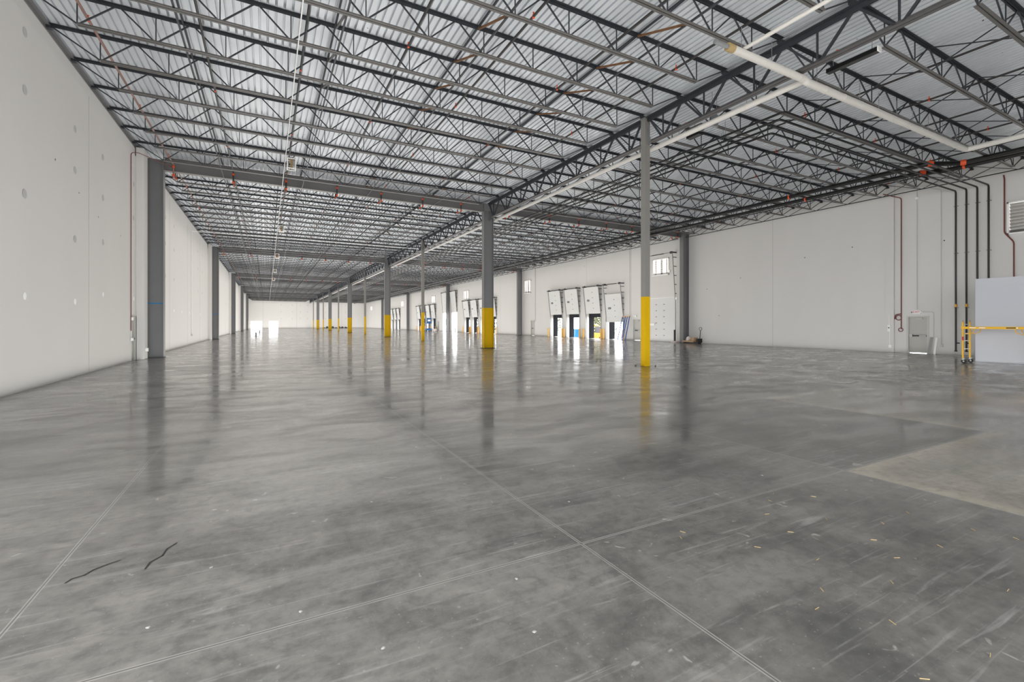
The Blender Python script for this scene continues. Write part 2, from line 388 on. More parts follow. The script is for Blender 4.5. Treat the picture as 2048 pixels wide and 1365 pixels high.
for y, z in ((16.0, 6.7), (11.4, 6.4), (24.0, 5.4), (27.2, 4.7), (26.0, 2.4), (44.6, 8.6), (40.4, 7.6)):
    o = sm2.copy(); o.location = (XR, y, z); C.objects.link(o)
# raised pier beside the exit door
MB().box(XR-0.10, XR, 13.72, 14.15, 0, 9.6).build('wall_pier', 'wall', wr)

# far wall, two doorways to daylight
eo = [(0.65, 3.45, 0, 2.5), (-4.9, -1.5, 0, 2.5)]
we = wall_with_holes(MB(), XL-0.35, XR+0.3, 10.5, eo, lambda m_, a, b, z0, z1: m_.box(a, b, YEND, YEND+0.3, z0, z1))
we = struct(we.build('wall_far', 'wall'))
struct(MB().box(9, XR+0.3, -9.3, -9.0, 0, 10.5).box(XL, 9, -9.3, -9.0, 8.0, 10.5).build('wall_back', 'wall'))  # unseen; closed on the right to hold daylight back there
for k, x in enumerate((2.2-3.4, 9.4, 17.0, 24.6)):
    MB().box(x-0.03, x+0.03, YEND-0.005, YEND+0.01, 0, 10).build('panel_joint', 'groove', we)
dd = None
for x in (4.4, 8.0, 10.6, 13.0, 19.0, 26.0):
    for z in (8.3, 5.9, 3.5):
        if dd is None: dd = disc(MB(), (0, 0, 0), 0.16, (0, -1, 0)).build('lifting_patch', 'wallpatch', we, (x, YEND, z))
        else: o = dd.copy(); o.location = (x, YEND, z); C.objects.link(o)

# ------------------------------------------------------------------ columns
def gridname(i): return ORD[i]
def ishape(mb, cx, cy, w, fw, ft, wt, z0, z1):
    """I section, web along X"""
    mb.box(cx-w/2, cx-w/2+ft, cy-fw/2, cy+fw/2, z0, z1); mb.box(cx+w/2-ft, cx+w/2, cy-fw/2, cy+fw/2, z0, z1)
    return mb.box(cx-w/2+ft, cx+w/2-ft, cy-wt/2, cy+wt/2, z0, z1)
def ipart(parent, pre, cx, w, fw, ft, wt, z0, z1, m):
    MB().box(cx-w/2, cx-w/2+ft, -fw/2, fw/2, z0, z1).build('flange', m, parent)
    MB().box(cx+w/2-ft, cx+w/2, -fw/2, fw/2, z0, z1).build('flange', m, parent)
    MB().box(cx-w/2+ft, cx+w/2-ft, -wt/2, wt/2, z0, z1).build('web', m, parent)
YP = 2.83
big = None; thin = None; lc = None; rc = None
for i in range(6):
    # slender square tube posts on the middle line
    y = Y0+2*S*i
    lab = 'slender square post with yellow foot, '+ORD[i]+' along the middle row'
    if thin is None:
        t = thin = thing('steel_post', (XG, y, 0), lab, 'column', 'slender posts along the middle row')
        MB().box(-0.127, 0.127, -0.127, 0.127, YP, 10.08).build('post_shaft', 'column_light', t)
        MB().box(-0.129, 0.129, -0.129, 0.129, 0.0, YP).build('yellow_foot', 'yellow', t)['label'] = 'yellow painted foot of the post'
        MB().box(-0.19, 0.19, -0.16, 0.16, 10.08, 10.1).build('cap_plate', 'column', t)
        MB().add([(-0.015, -0.127, 9.75), (-0.015, -0.127, 9.02), (-0.015, -0.33, 9.02), (0.015, -0.127, 9.75), (0.015, -0.127, 9.02), (0.015, -0.33, 9.02)],
                 [(0, 1, 2), (3, 5, 4), (0, 3, 4, 1), (1, 4, 5, 2), (2, 5, 3, 0)]).build('gusset', 'column', t)
    else: dup(thin, (XG, y, 0), lab)
    if i == 5: break
    y = FR[i]
    lab = 'wide dark grey column with yellow foot, '+ORD[i]+' along the middle row'
    if big is None:
        t = big = thing('steel_column', (XG, y, 0), lab, 'column', 'wide columns along the middle row')
        ipart(t, '', 0, 0.74, 0.36, 0.03, 0.02, YP, 10.12, 'column')
        mb = ishape(MB(), 0, 0, 0.744, 0.364, 0.034, 0.024, 0.0, YP); mb.build('yellow_foot', 'yellow', t)['label'] = 'yellow painted foot of the column'
        MB().box(-0.45, 0.45, -0.25, 0.25, 0.0, 0.03).build('base_plate', 'darkmetal', t)
        for sx in (-1, 1):
            MB().box(-0.33, 0.33, sx*0.17-0.005, sx*0.17+0.005, 9.6, 10.1).build('gusset', 'column', t)
        MB().add([(-0.012, -0.18, 9.6), (-0.012, -0.18, 8.9), (-0.012, -0.42, 8.9), (0.012, -0.18, 9.6), (0.012, -0.18, 8.9), (0.012, -0.42, 8.9)],
                 [(0, 1, 2), (3, 5, 4), (0, 3, 4, 1), (1, 4, 5, 2), (2, 5, 3, 0)]).build('bracket', 'column', t)
    else: dup(big, (XG, y, 0), lab)
    lab = 'deep grey column against the left white wall, '+ORD[i]+' from the front'
    if lc is None:
        t = lc = thing('wall_column', (-5.08, y, 0), lab, 'column', 'columns along the left wall')
        ipart(t, '', 0, 0.85, 0.45, 0.03, 0.02, 0.0, 10.15, 'column')
        MB().box(-0.45, 0.45, -0.23, 0.23, 0, 0.02).build('base_plate', 'darkmetal', t)
        MB().box(-0.40, 0.40, -0.014, -0.010, 2.74, 2.80).build('tape_strip', 'tape', t)['label'] = 'strip of blue masking tape'
    else:
        o = dup(lc, (-5.08, y, 0), lab)
        if i > 2:
            for ch in list(o.children):
                if ch.name.startswith('tape'): bpy.data.objects.remove(ch)
    lab = 'grey column against the dock wall, '+ORD[i]+' from the front'
    if rc is None:
        t = rc = thing('wall_column', (32.98, 29.1, 0), lab, 'column', 'columns along the dock wall')
        ipart(t, '', 0, 0.72, 0.40, 0.03, 0.02, 0.0, 9.95, 'column')
        MB().box(-0.4, 0.4, -0.22, 0.22, 0, 0.02).build('base_plate', 'darkmetal', t)
    else: dup(rc, (32.98, 29.1+2*S*i, 0), lab)

# ------------------------------------------------------------------ frame beams
BT = 10.1
for side in (0, 1):
    xa, xb = ((-4.65, 13.3), (14.06, 32.62))[side]
    proto = None
    for i, y in enumerate(FR):
        lab = 'deep grey roof beam over the %s bay, %s frame from the front' % (('left', 'dock side')[side], ORD[i])
        if proto is None:
            t = proto = thing('roof_beam', (0, y, 0), lab, 'beam', 'deep roof beams crossing the hall')
            def sl(z): return lambda xx: z-0.0046*(xx-XG)
            zt, zb = 10.18, 9.5
            def slab(z0, z1, w, name, m):
                a, b = (xa, xb); vs = []
                for xx in (a, b):
                    o_ = -0.0046*(xx-XG)
                    vs += [(xx, -w/2, z0+o_), (xx, w/2, z0+o_), (xx, w/2, z1+o_), (xx, -w/2, z1+o_)]
                MB().add(vs, [(0, 1, 2, 3), (7, 6, 5, 4), (0, 4, 5, 1), (1, 5, 6, 2), (2, 6, 7, 3), (3, 7, 4, 0)]).build(name, m, t)
            slab(zb, zb+0.025, 0.28, 'bottom_flange', 'column_light'); slab(zt-0.025, zt, 0.28, 'top_flange', 'beam'); slab(zb+0.025, zt-0.025, 0.014, 'web', 'beam')  # bottom flange paler than the rest, imitating light from below
        else: dup(proto, (0, y, 0), lab)

# ------------------------------------------------------------------ open web roof joists
NL = [-4.38+1.655*k for k in range(11)]                       # bottom panel points, left bay
NR = [15.2+1.8*k for k in range(9)]+[30.95, 32.25]            # dock side bay
def joist_parts(side):
    nodes = (NL, NR)[side]; ends = ((XL-0.02, XG-0.12), (XG+0.12, XR+0.02))[side]
    parts = []
    tc = MB(); tc.angle2((ends[0], 0, ztop(ends[0])+0.045), (ends[1], 0, ztop(ends[1])+0.045), 0.075, 0.008, 0.025, True); parts.append(('top_chord', tc, 'steel'))
    bc = MB(); bc.angle2((nodes[0], 0, zbot(nodes[0])-0.03), (nodes[-1], 0, zbot(nodes[-1])-0.03), 0.07, 0.007, 0.025); parts.append(('bottom_chord', bc, 'chord'))
    for e in ends:
        s_ = MB().box(e-0.11, e+0.11, -0.07, 0.07, ztop(e)-0.10, ztop(e)-0.02); parts.append(('seat', s_, 'steel'))
    def dg(a, b, w=0.032): parts.append(('web_diagonal', MB().bar(a, b, w, w*1.1), 'steel'))
    dg((ends[0]+0.1, 0, ztop(ends[0])-0.02), (nodes[0], 0, zbot(nodes[0]))); dg((ends[1]-0.1, 0, ztop(ends[1])-0.02), (nodes[-1], 0, zbot(nodes[-1])))
    for i, xn in enumerate(nodes):
        parts.append(('web_post', MB().bar((xn, 0, zbot(xn)), (xn, 0, ztop(xn)), 0.026), 'steel'))
        if i < len(nodes)-1:
            xm = (xn+nodes[i+1])/2
            dg((xn+0.03, 0, zbot(xn)), (xm-0.05, 0, ztop(xm))); dg((xm+0.05, 0, ztop(xm)), (nodes[i+1]-0.03, 0, zbot(nodes[i+1])))
    return parts
JY = [(j, YF+JS*j) for j in range(-13, 80) if j % 16 != 0]
for side in (0, 1):
    bay = ('left', 'dock side')[side]
    parts = joist_parts(side)
    meshes = []
    for n_, b_, m_ in parts:
        o = b_.build(n_, m_); meshes.append((n_, o.data)); bpy.data.objects.remove(o)
    web = MB(); allm = MB()
    for n_, b_, m_ in parts:
        if n_ in ('web_diagonal', 'web_post', 'seat'): web.add(b_.v, b_.f)
    o = web.build('web', 'steel'); webme = o.data; bpy.data.objects.remove(o)
    for j, y in JY:
        fi = j//16 if j > 0 else -1
        if j < 0: lab = 'dark open web joist over the %s bay, %s before the first deep beam' % (bay, ORD[-j-1])
        else: lab = 'dark open web joist, %s bay, %s behind the %s deep beam' % (bay, ORD[j % 16-1], ORD[fi])
        t = thing('roof_joist', (0, y, 0), lab, 'joist', 'open web joists over the %s bay' % bay)
        if j < 0:
            for n_, me in meshes: link(n_, me, t)
        else:
            for n_, me in meshes:
                if 'chord' in n_: link(n_, me, t)
            link('web', webme, t)

# ------------------------------------------------------------------ joist girders down the middle
GT, GB = 10.02, 9.05
for i in range(-1, 11):
    ya = Y0+S*i; yb = ya+S
    a = ya+(0.14 if i % 2 == 0 else 0.2); b = yb-(0.14 if i % 2 else 0.2)
    lab = 'trussed girder along the middle row, '+('nearest the camera' if i < 0 else 'behind the '+ORD[i//2]+(' slender post' if i % 2 == 0 else ' wide column'))
    t = thing('joist_girder', (XG, ya, 0), lab, 'girder', 'trussed girders along the middle row')
    a -= ya; b -= ya
    MB().angle2((0, a, GT+0.08), (0, b, GT+0.08), 0.15, 0.016, 0.03, True).build('top_chord', 'steel', t)
    MB().angle2((0, a, GB-0.02), (0, S-(0.34 if i % 2 else 0.43), GB-0.02), 0.12, 0.014, 0.03).build('bottom_chord', 'gchord', t)
    ws = []
    for k in range(8):
        y1, y2 = k*JS, (k+1)*JS; m_ = (y1+y2)/2
        y1 = max(y1, a+0.05); y2 = min(y2, b-0.05)
        ws.append(('web_diagonal', MB().bar((0, y1+0.05, GT), (0, m_-0.04, GB), 0.075, 0.06), 'steel'))
        ws.append(('web_diagonal', MB().bar((0, y2-0.05, GT), (0, m_+0.04, GB), 0.075, 0.06), 'steel'))
        ws.append(('web_post', MB().bar((0, m_, GB), (0, m_, GT), 0.045), 'steel'))
    if i < 2:
        for n_, b_, m_ in ws: b_.build(n_, m_, t)
    else:
        w_ = MB()
        for n_, b_, m_ in ws: w_.add(b_.v, b_.f)
        w_.build('web', 'steel', t)

# ------------------------------------------------------------------ bridging between joists
rowsL = [-2.1, 1.73, 5.35, 9.6]; rowsR = [17.9, 21.5, 25.1, 28.15]
names = ['first', 'second', 'third', 'fourth']
bays = [(-13, 0)]+[(16*k, 16*k+16) for k in range(5)]
baytxt = ['in front of the first deep beam']+['behind the '+ORD[k]+' deep beam' for k in range(5)]
for bi, (ja, jb) in enumerate(bays):
    ys = [YF+JS*j for j in range(ja, jb+1)]
    if bi == 0: ys = ys[:]
    ya, yb = ys[0], ys[-1]-0.2
    for r, x in enumerate(rowsL):
        t = thing('bridging_row', (x, ya, 0), 'paired bridging angles, left bay, %s row from wall, %s' % (names[r], baytxt[bi]), 'bridging', 'bridging rows between the joists')
        MB().bar((0, 0.1, ztop(x)+0.0), (0, yb-ya, ztop(x)+0.0), 0.045).build('bridging_angle', 'steel', t)
        MB().bar((0.06, 0.1, zbot(x)+0.02), (0.06, yb-ya, zbot(x)+0.02), 0.045).build('bridging_angle', 'steel', t)
        if r > 0 and bi < 3:
            bs = [MB().bar((0.03, y-ya+0.05, zbot(x)+0.0), (0.03, y2-ya-0.05, ztop(x)-0.03), 0.05, 0.05) for y, y2 in zip(ys, ys[1:])]
            if bi == 0:
                for b_ in bs: b_.build('cross_brace', 'rust' if r >= 2 else 'chord', t)
            elif bi == 1 and r == 3:
                w_ = MB()
                for b_ in bs[::2]: w_.add(b_.v, b_.f)
                w_.build('cross_braces', 'rust', t)
    for r, x in enumerate(rowsR+[32.9]):
        txt = 'crossed bridging rods, dock side, %s row from girder, %s' % (ORD[r], baytxt[bi])
        t = thing('bridging_row', (x, ya, 0), txt, 'bridging', 'bridging rows between the joists')
        bs = []
        for y, y2 in zip([ys[0]+(0.4 if bi else 0)]+ys[1:-1], ys[1:-1]+[ys[-1]-0.4]):
            bs.append(MB().bar((0, y-ya+0.03, zbot(x)), (0, y2-ya-0.03, ztop(x)), 0.028)); bs.append(MB().bar((0.04, y-ya+0.03, ztop(x)), (0.04, y2-ya-0.03, zbot(x)), 0.028))
        if r == 4: bs.append(MB().bar((0, 0.4, zbot(x)-0.02), (0, yb-ya-0.25, zbot(x)-0.02), 0.045))
        if bi == 0:
            for b_ in bs: b_.build('bridging_rod', 'steel', t)
        else:
            w_ = MB()
            for b_ in bs: w_.add(b_.v, b_.f)
            w_.build('bridging_rods', 'steel', t)

# ------------------------------------------------------------------ sprinkler branch lines
xs = [-4.23, -1.6, 0.96, 3.67, 6.25, 8.9, 11.55, 15.2, 18.6, 21.3, 24.0, 26.7, 29.4, 32.0]
ZP = 9.9
head = MB(); head.tube([(0, 0, 0.03), (0, 0, 0.10)], 0.022, 8); head.tube([(0, 0, 0.10), (0, 0, 0.11)], 0.05, 10); head.bar((0, 0, 0.11), (0.03, 0, 0.16), 0.01); head.bar((0, 0, 0.11), (-0.03, 0, 0.16), 0.01)
head = MB(); head.tube([(0, 0, -0.05), (0, 0, 0.05)], 0.034, 8); head.tube([(0, 0, 0.05), (0, 0, 0.10)], 0.014, 8); head.tube([(0, 0, 0.10), (0, 0, 0.106)], 0.028, 10)
ho = head.build('sprinkler_head', 'orange'); headme = ho.data; bpy.data.objects.remove(ho)
cp = MB().tube([(0, 0, -0.055), (0, 0, 0.055)], 0.055, 10).build('coupling', 'orange'); cpme = cp.data; bpy.data.objects.remove(cp)
sideword = lambda k: '%s line from the left wall' % ORD[k]
for k, x in enumerate(xs):
    if k < 14: lab = 'thin overhead sprinkler pipe running lengthwise, '+sideword(k)
    t = thing('sprinkler_pipe', (x, 0, 0), lab, 'pipe', 'sprinkler pipes running lengthwise')
    pts = [(0, 0.5, ZP)]
    for yf in FR:
        pts += [(0, yf-0.32, ZP), (0, yf-0.32, 9.26), (0, yf+0.32, 9.26), (0, yf+0.32, ZP)]
    pts += [(0, YEND-1, ZP)]
    MB().tube(rounded(pts, 0.1, 3), 0.036, 8).build('pipe', 'salmon' if k == 0 else 'pipe', t)
    y = 4.8+(2.85 if k % 2 else 0)
    while y < 60:
        if all(abs(y-yf) > 1 for yf in FR): link('sprinkler_head', headme, t, (0, y, ZP))
        y += 5.715
    for yf in FR[:3]:
        for dy, z in ((-0.32, ZP-0.12), (-0.32, 9.34), (0.32, 9.34)): link('coupling', cpme, t, (0, yf+dy, z))

# ------------------------------------------------------------------ large sprinkler mains by the dock wall
def collars(t, pts, r, m='orange', L=0.16, name='coupling'):
    for p, d in pts:
        d = Vector(d)*L/2; p = Vector(p); MB().tube([p-d, p+d], r, 14).build(name, m, t)
t = thing('sprinkler_main', (0, 0, 0), 'thick black overhead main pipe hung nearer the middle of the dock bay', 'pipe', 'thick black mains under the roof')
MB().tube(rounded([(28.9, -6, 9.3), (28.9, 9.2, 9.3), (27.6, 10.0, 9.3), (27.6, YEND-2, 9.3)], 0.3), 0.11, 14).build('pipe', 'black', t)
collars(t, [((28.85, 9.1, 9.3), (-0.3, 0.95, 0)), ((27.7, 9.92, 9.3), (-0.7, 0.7, 0))], 0.13, L=0.2)
collars(t, [((27.6, 16.5, 9.3), (0, 1, 0))], 0.125, L=0.08)
t = thing('sprinkler_main', (0, 0, 0), 'thick black overhead main pipe hung nearer the dock wall', 'pipe', 'thick black mains under the roof')
MB().tube(rounded([(29.6, -6, 9.3), (29.6, 10.1, 9.3), (28.75, 10.7, 9.25), (28.75, YEND-2, 9.25)], 0.3), 0.11, 14).build('pipe', 'black', t)
collars(t, [((29.6, 9.3, 9.3), (0, 1, 0))], 0.128, L=0.09)
collars(t, [((28.85, 10.64, 9.26), (-0.7, 0.7, 0))], 0.13, L=0.22)
collars(t, [((28.75, 16.2, 9.25), (0, 1, 0))], 0.125, L=0.08)
hg = MB(); hg.bar((0, 0, 0), (0, 0, 0.7), 0.014); hg.tube([(0, -0.02, -0.02), (0, 0.02, -0.02)], 0.03, 6)
hgo = hg.build('pipe_hanger', 'galv'); hgm = hgo.data; bpy.data.objects.remove(hgo)
for tt, x in ((bpy.data.objects['sprinkler_main'], 27.6), (t, 28.75)):
    for k in range(12):
        y = 11.5+3.81*k; link('pipe_hanger', hgm, tt, (x, y, 9.4))

# four feed mains: up the dock wall, across under the joists, then lengthwise
for k in range(4):
    y = 10.87-0.435*k; x1 = 17.05-0.45*k; xw = XR-0.12; z = 9.03
    t = thing('sprinkler_riser', (xw, y, 0), 'black riser pipe climbing the dock wall, %s from the exit door' % ORD[k], 'pipe', 'black riser pipes on the dock wall')
    MB().tube(rounded([(0, 0, 0.22), (0, 0, z), (x1-xw, 0, z), (x1-xw, YEND-4-y, z)], 0.16), 0.042, 10).build('pipe', 'black', t)
    for zc in (2.6, 5.6, 8.2): MB().cbox((0.045, 0, zc), (0.13, 0.17, 0.03)).build('pipe_clamp', 'galv', t)
    if k < 2:
        MB().tube([(0, 0, 2.64), (0, 0, 2.80)], 0.06, 10).build('yellow_tag', 'bollard', t)
        MB().tube([(0, -0.05, 0.66), (0, -0.16, 0.66)], 0.03, 8).build('drain_valve', 'black', t)
    MB().tube([(0, 0, 0.19), (0, 0, 0.25)], 0.065, 10).build('end_cap', 'black', t)
    for c_ in range(6): MB().bar((x1-xw, 2.3+5.7*c_, z+0.05), (x1-xw, 2.3+5.7*c_, 9.6), 0.012).build('hanger_rod', 'galv', t)

# ------------------------------------------------------------------ white roof drain pipes
ZD = 8.87; RD = 0.105
def joints(t, a, b, n_, r, m='pvc'):
    a = Vector(a); b = Vector(b); d = (b-a).normalized()*0.02
    for k in range(1, n_):
        p = a+(b-a)*k/n_; MB().tube([p-d, p+d], r, 14).build('jacket_band', m, t)
t = thing('drain_pipe', (0, 0, 0), 'long white drain pipe running lengthwise beside the middle girders', 'pipe')
MB().tube([(14.17, 8.02, ZD+0.13), (14.17, 160, ZD+0.13)], RD*0.92, 16).build('pipe', 'pvc', t)
joints(t, (14.17, 8, ZD+0.13), (14.17, 46, ZD+0.13), 20, RD)
for k in range(14): MB().bar((14.17, 9.9+1.905*k*1.5, ZD+0.2), (14.17, 9.9+1.905*k*1.5, 9.6), 0.012).build('hanger_rod', 'galv', t)
t = thing('drain_pipe', (0, 0, 0), 'white drain pipe crossing under the joists and bending toward the camera', 'pipe')
MB().tube(rounded([(13.72, 7.9, ZD+0.05), (13.95, 7.9, ZD+0.05), (14.05, 7.9, ZD), (25.3, 7.9, ZD), (25.3, 0.5, ZD)], 0.12), RD, 16).build('pipe', 'pvc', t)
joints(t, (14.0, 7.9, ZD), (25.3, 7.9, ZD), 11, RD*1.06)
for k in range(9): MB().bar((14.6+1.22*k, 7.9, ZD), (14.6+1.22*k, 7.9, 9.55), 0.012).build('hanger_rod', 'galv', t)
t = thing('drain_pipe', (0, 0, 0), 'short white drain pipe with brass and grey stub end, left of girder', 'pipe')
MB().tube([(10.75, 7.9, ZD+0.05), (13.7, 7.9, ZD+0.05)], RD*0.95, 16).build('pipe', 'pvc', t)
MB().tube([(10.55, 7.9, ZD+0.05), (10.76, 7.9, ZD+0.05)], RD*1.02, 16).build('brass_collar', 'straw', t)
MB().tube([(10.05, 7.9, ZD+0.05), (10.56, 7.9, ZD+0.05)], RD*0.55, 12).build('grey_stub', 'galv', t)
for x in (11.1, 12.4): MB().bar((x, 7.9, ZD), (x, 7.9, 9.6), 0.012).build('hanger_rod', 'galv', t)
t = thing('drain_pipe', (0, 0, 0), 'thin white drain pipe running toward the camera from the short white one', 'pipe')
MB().tube([(11.2, 7.9, ZD+0.18), (11.2, 0.0, ZD+0.18)], 0.05, 12).build('pipe', 'pvc', t)
# white lengthwise conduits
def conduit(label, pts, r, m='white', name='conduit', clips=0):
    o = MB().tube(rounded(pts, 0.12), r, 8).build(name, m); return tag(o, label, 'conduit')
conduit('thin white conduit running lengthwise over the left bay', [(0.76, 0.5, 9.42), (0.76, YEND-3, 9.42)], 0.016)
conduit('thin white conduit climbing the left wall and crossing under the joists', [(XL+0.03, 46.2, 0.8), (XL+0.03, 46.2, 9.40), (XG-0.2, 46.2, 9.40)], 0.025)
# wire guarded units on that conduit
t0 = None
for k, y in enumerate((24.0, 40.8, 57.3, 73.7, 88.0)):
    lab = 'white caged unit hung over the left bay, %s from the front' % ORD[k]
    if t0 is None:
        t = t0 = thing('caged_heater', (1.02, y, 9.0), lab, 'unit', 'white caged units over the left bay')
        for sx in (-1, 1):
            for sy in (-1, 1): MB().bar((sx*0.17, sy*0.17, 0), (sx*0.17, sy*0.17, 0.46), 0.04).build('frame_post', 'white', t)
        mb = MB()
        for z in (0.0, 0.46):
            for s_ in (-1, 1): mb.bar((-0.19, s_*0.17, z), (0.19, s_*0.17, z), 0.035); mb.bar((s_*0.17, -0.19, z), (s_*0.17, 0.19, z), 0.035)
        mb.build('frame_rails', 'white', t)
        MB().box(-0.18, 0.18, -0.18, 0.18, 0.47, 0.50).build('top_plate', 'black', t)
        mb = MB()
        for q in range(5): mb.tube([(-0.07, -0.1, 0.06+q*0.09), (0.07, -0.1, 0.06+q*0.09)], 0.02, 8)
        mb.box(-0.05, 0.06, -0.06, 0.1, 0.05, 0.42); mb.build('element', 'straw', t)
        MB().box(0.06, 0.15, -0.1, 0.1, 0.1, 0.4).build('control_box', 'galv', t)
        MB().bar((0, 0, 0.5), (0, 0, 0.68), 0.02).build('hanger', 'black', t)
    else: dup(t0, (1.02, y, 9.0), lab)
# black linear fixture and the grey units by the girder
t = thing('linear_light', (15.0, 7.15, 9.30), 'long black linear light fixture hung beside the near girder', 'light fixture')
MB().box(-0.09, 0.09, -0.66, 0.66, 0, 0.12).build('housing', 'black', t)
MB().box(-0.095, 0.095, -0.69, -0.66, -0.01, 0.13).build('end_cap', 'white', t)
for y in (-0.5, 0.5): MB().bar((0, y, 0.12), (0, y, 0.5), 0.012).build('hanger_rod', 'galv', t)
t = thing('unit_heater', (14.45, 12.25, 8.98), 'dark grey hung unit above the white pipe near the first slender post', 'heater')
mb = MB(); mb.tube([(0, -0.32, 0.16), (0, 0.32, 0.16)], 0.16, 14); mb.build('housing', 'beam', t)
MB().box(-0.12, 0.12, -0.28, 0.3, -0.1, 0.0).build('lower_tray', 'black', t)
MB().bar((0, 0, 0.3), (0, 0, 0.62), 0.015).build('hanger_rod', 'galv', t)
t = thing('control_panel', (14.46, 11.38, 8.95), 'flat grey hung panel beside the dark grey hung unit', 'panel')
MB().box(-0.16, 0.16, -0.035, 0.035, 0, 0.45).build('panel_box', 'galv', t)
for x in (-0.12, 0.12): MB().bar((x, 0, 0.45), (x, 0, 1.25), 0.012).build('hanger_rod', 'galv', t)
t = thing('horn_speaker', (0.0, 0.0, 0.0), 'dark bundled unit hung at the upper right corner of the roof', 'unit'); t.location = (22.9, 4.9, 9.35)
MB().box(-0.25, 0.25, -0.2, 0.2, 0.1, 0.45).build('housing', 'rust', t); MB().tube([(0, 0, -0.1), (0, 0, 0.1)], 0.14, 10).build('neck', 'black', t); MB().tube([(0, 0, -0.45), (0.05, 0, -0.1)], 0.03, 8).build('drop_pipe', 'steel', t)

# ------------------------------------------------------------------ dock doors
def dock_door(y, label, drop=0.0, h=DH, w=DW, leafh=3.1, seal=True, closed=False, window=True, copyof=None):
    if copyof is not None: return dup(copyof, (XR, y, 0), label)
    t = thing('dock_door', (XR, y, 0), label, 'dock door', 'overhead dock doors in the right wall')
    zt = h+leafh; hw = w/2
    off = lambda z: 0.07 if z < h-0.3 else 0.07+0.40*(z-h+0.3)/(leafh+0.3)
    if closed: z0, z1 = 0.0, h+0.06
    else: z0, z1 = h-drop-0.02, h-drop+leafh-0.05
    # leaf in sections, following the track
    mb = MB(); n_ = 7 if closed else 5
    for k in range(n_):
        a = z0+(z1-z0)*k/n_; b = z0+(z1-z0)*(k+1)/n_
        xa, xb = -off(a), -off(b)
        vs = [(xa, -hw-0.03, a), (xa, hw+0.03, a), (xb, hw+0.03, b), (xb, -hw-0.03, b)]
        vs += [(q[0]+0.05, q[1], q[2]) for q in vs]
        mb.add(vs, [(0, 1, 2, 3), (7, 6, 5, 4), (0, 4, 5, 1), (1, 5, 6, 2), (2, 6, 7, 3), (3, 7, 4, 0)])
    lf = mb.build('door_leaf', 'doorleaf', t)
    hm = MB()
    for k in range(1, n_):
        z = z0+(z1-z0)*k/n_
        for yy in ((-0.45, 0.55) if closed else (-0.15,)): hm.cbox((-off(z)-0.012, yy, z), (0.03, 0.13 if closed else 0.07, 0.05 if closed else 0.07))
    hm.build('hinges', 'darkmetal', lf)
    if window:
        z = z0+(z1-z0)*(0.5 if not closed else 0.3); MB().cbox((-off(z)-0.012, hw*0.52, z), (0.03, 0.42, 0.2)).build('window_frame', 'darkmetal', lf)
        MB().cbox((-off(z)-0.026, hw*0.52, z), (0.01, 0.30, 0.11)).build('window_pane', 'galv', lf)
    for s_ in (-1, 1):
        mb = MB(); yy = s_*(hw+0.07)
        mb.bar((-0.09, yy, 0.0), (-0.09, yy, h-0.3), 0.05, 0.07, (1, 0, 0)); mb.bar((-0.09, yy, h-0.3), (-off(zt)-0.03, yy, zt), 0.05, 0.07, (1, 0, 0))
        tr = mb.build('track', 'galv', t)
        for q in range(5):
            z = h+(zt-h)*(q+0.5)/5; MB().box(-off(z)-0.02, 0, yy+s_*0.03-0.012, yy+s_*0.03+0.012, z-0.03, z+0.03).build('track_bracket', 'darkmetal', tr)
        MB().box(-0.62, 0, yy-0.06, yy+0.06, zt-0.02, zt+0.09).build('end_bearing', 'darkmetal', t)
        MB().tube([(-0.45, s_*(hw-0.22), zt+0.04), (-0.45, s_*(hw-0.02), zt+0.04)], 0.11, 14).build('cable_drum', 'darkmetal', t)
    MB().tube([(-0.45, -hw-0.12, zt+0.04), (-0.45, hw+0.12, zt+0.04)], 0.022, 8).build('spring_shaft', 'black', t)
    MB().tube([(-0.45, -0.75, zt+0.04), (-0.45, 0.75, zt+0.04)], 0.045, 10).build('torsion_spring', 'darkmetal', t)
    if seal:
        mb = MB(); mb.box(0.33, 0.75, -hw-0.1, hw+0.1, h-0.45, h+0.25); mb.build('head_seal', 'seal', t)
        for s_ in (-1, 1): MB().add([(0.33, s_*(hw+0.1), 0), (0.33, s_*(hw-0.02), 0), (0.75, s_*(hw-0.42), 0), (0.75, s_*(hw+0.1), 0), (0.33, s_*(hw+0.1), h), (0.33, s_*(hw-0.02), h), (0.75, s_*(hw-0.42), h), (0.75, s_*(hw+0.1), h)],
                                [(0, 1, 2, 3), (7, 6, 5, 4), (0, 4, 5, 1), (1, 5, 6, 2), (2, 6, 7, 3), (3, 7, 4, 0)]).build('side_seal', 'seal', t)
    return t
cl = [('nearest group of four', docksA), ('second group of four', docksB), ('third group of four', docksC), ('fourth group of four', docksD)]
pr = None
for gi, (gt, ds) in enumerate(cl):
    for k, y in enumerate(sorted(ds)):
        lab = 'raised white dock door, %s from the right in the %s' % (ORD[k], gt)
        if gi == 0 and k == 0: dock_door(y, 'half lowered white dock door, first from the right in the nearest group', drop=1.0); continue
        if pr is None: pr = dock_door(y, lab)
        else: dock_door(y, lab, copyof=pr)
dock_door((tall[0][0]+tall[0][1])/2, 'closed white drive in door behind the nearest slender post', h=4.1, w=3.6, leafh=4.2, seal=False, closed=True, window=False)
tp = dock_door((tall[1][0]+tall[1][1])/2, 'tall raised drive in door just right of the third dock wall column', h=4.0, w=2.95, leafh=4.25, seal=False, window=False)
dock_door((tall[2][0]+tall[2][1])/2, 'tall raised drive in door just left of the third dock wall column', copyof=tp)
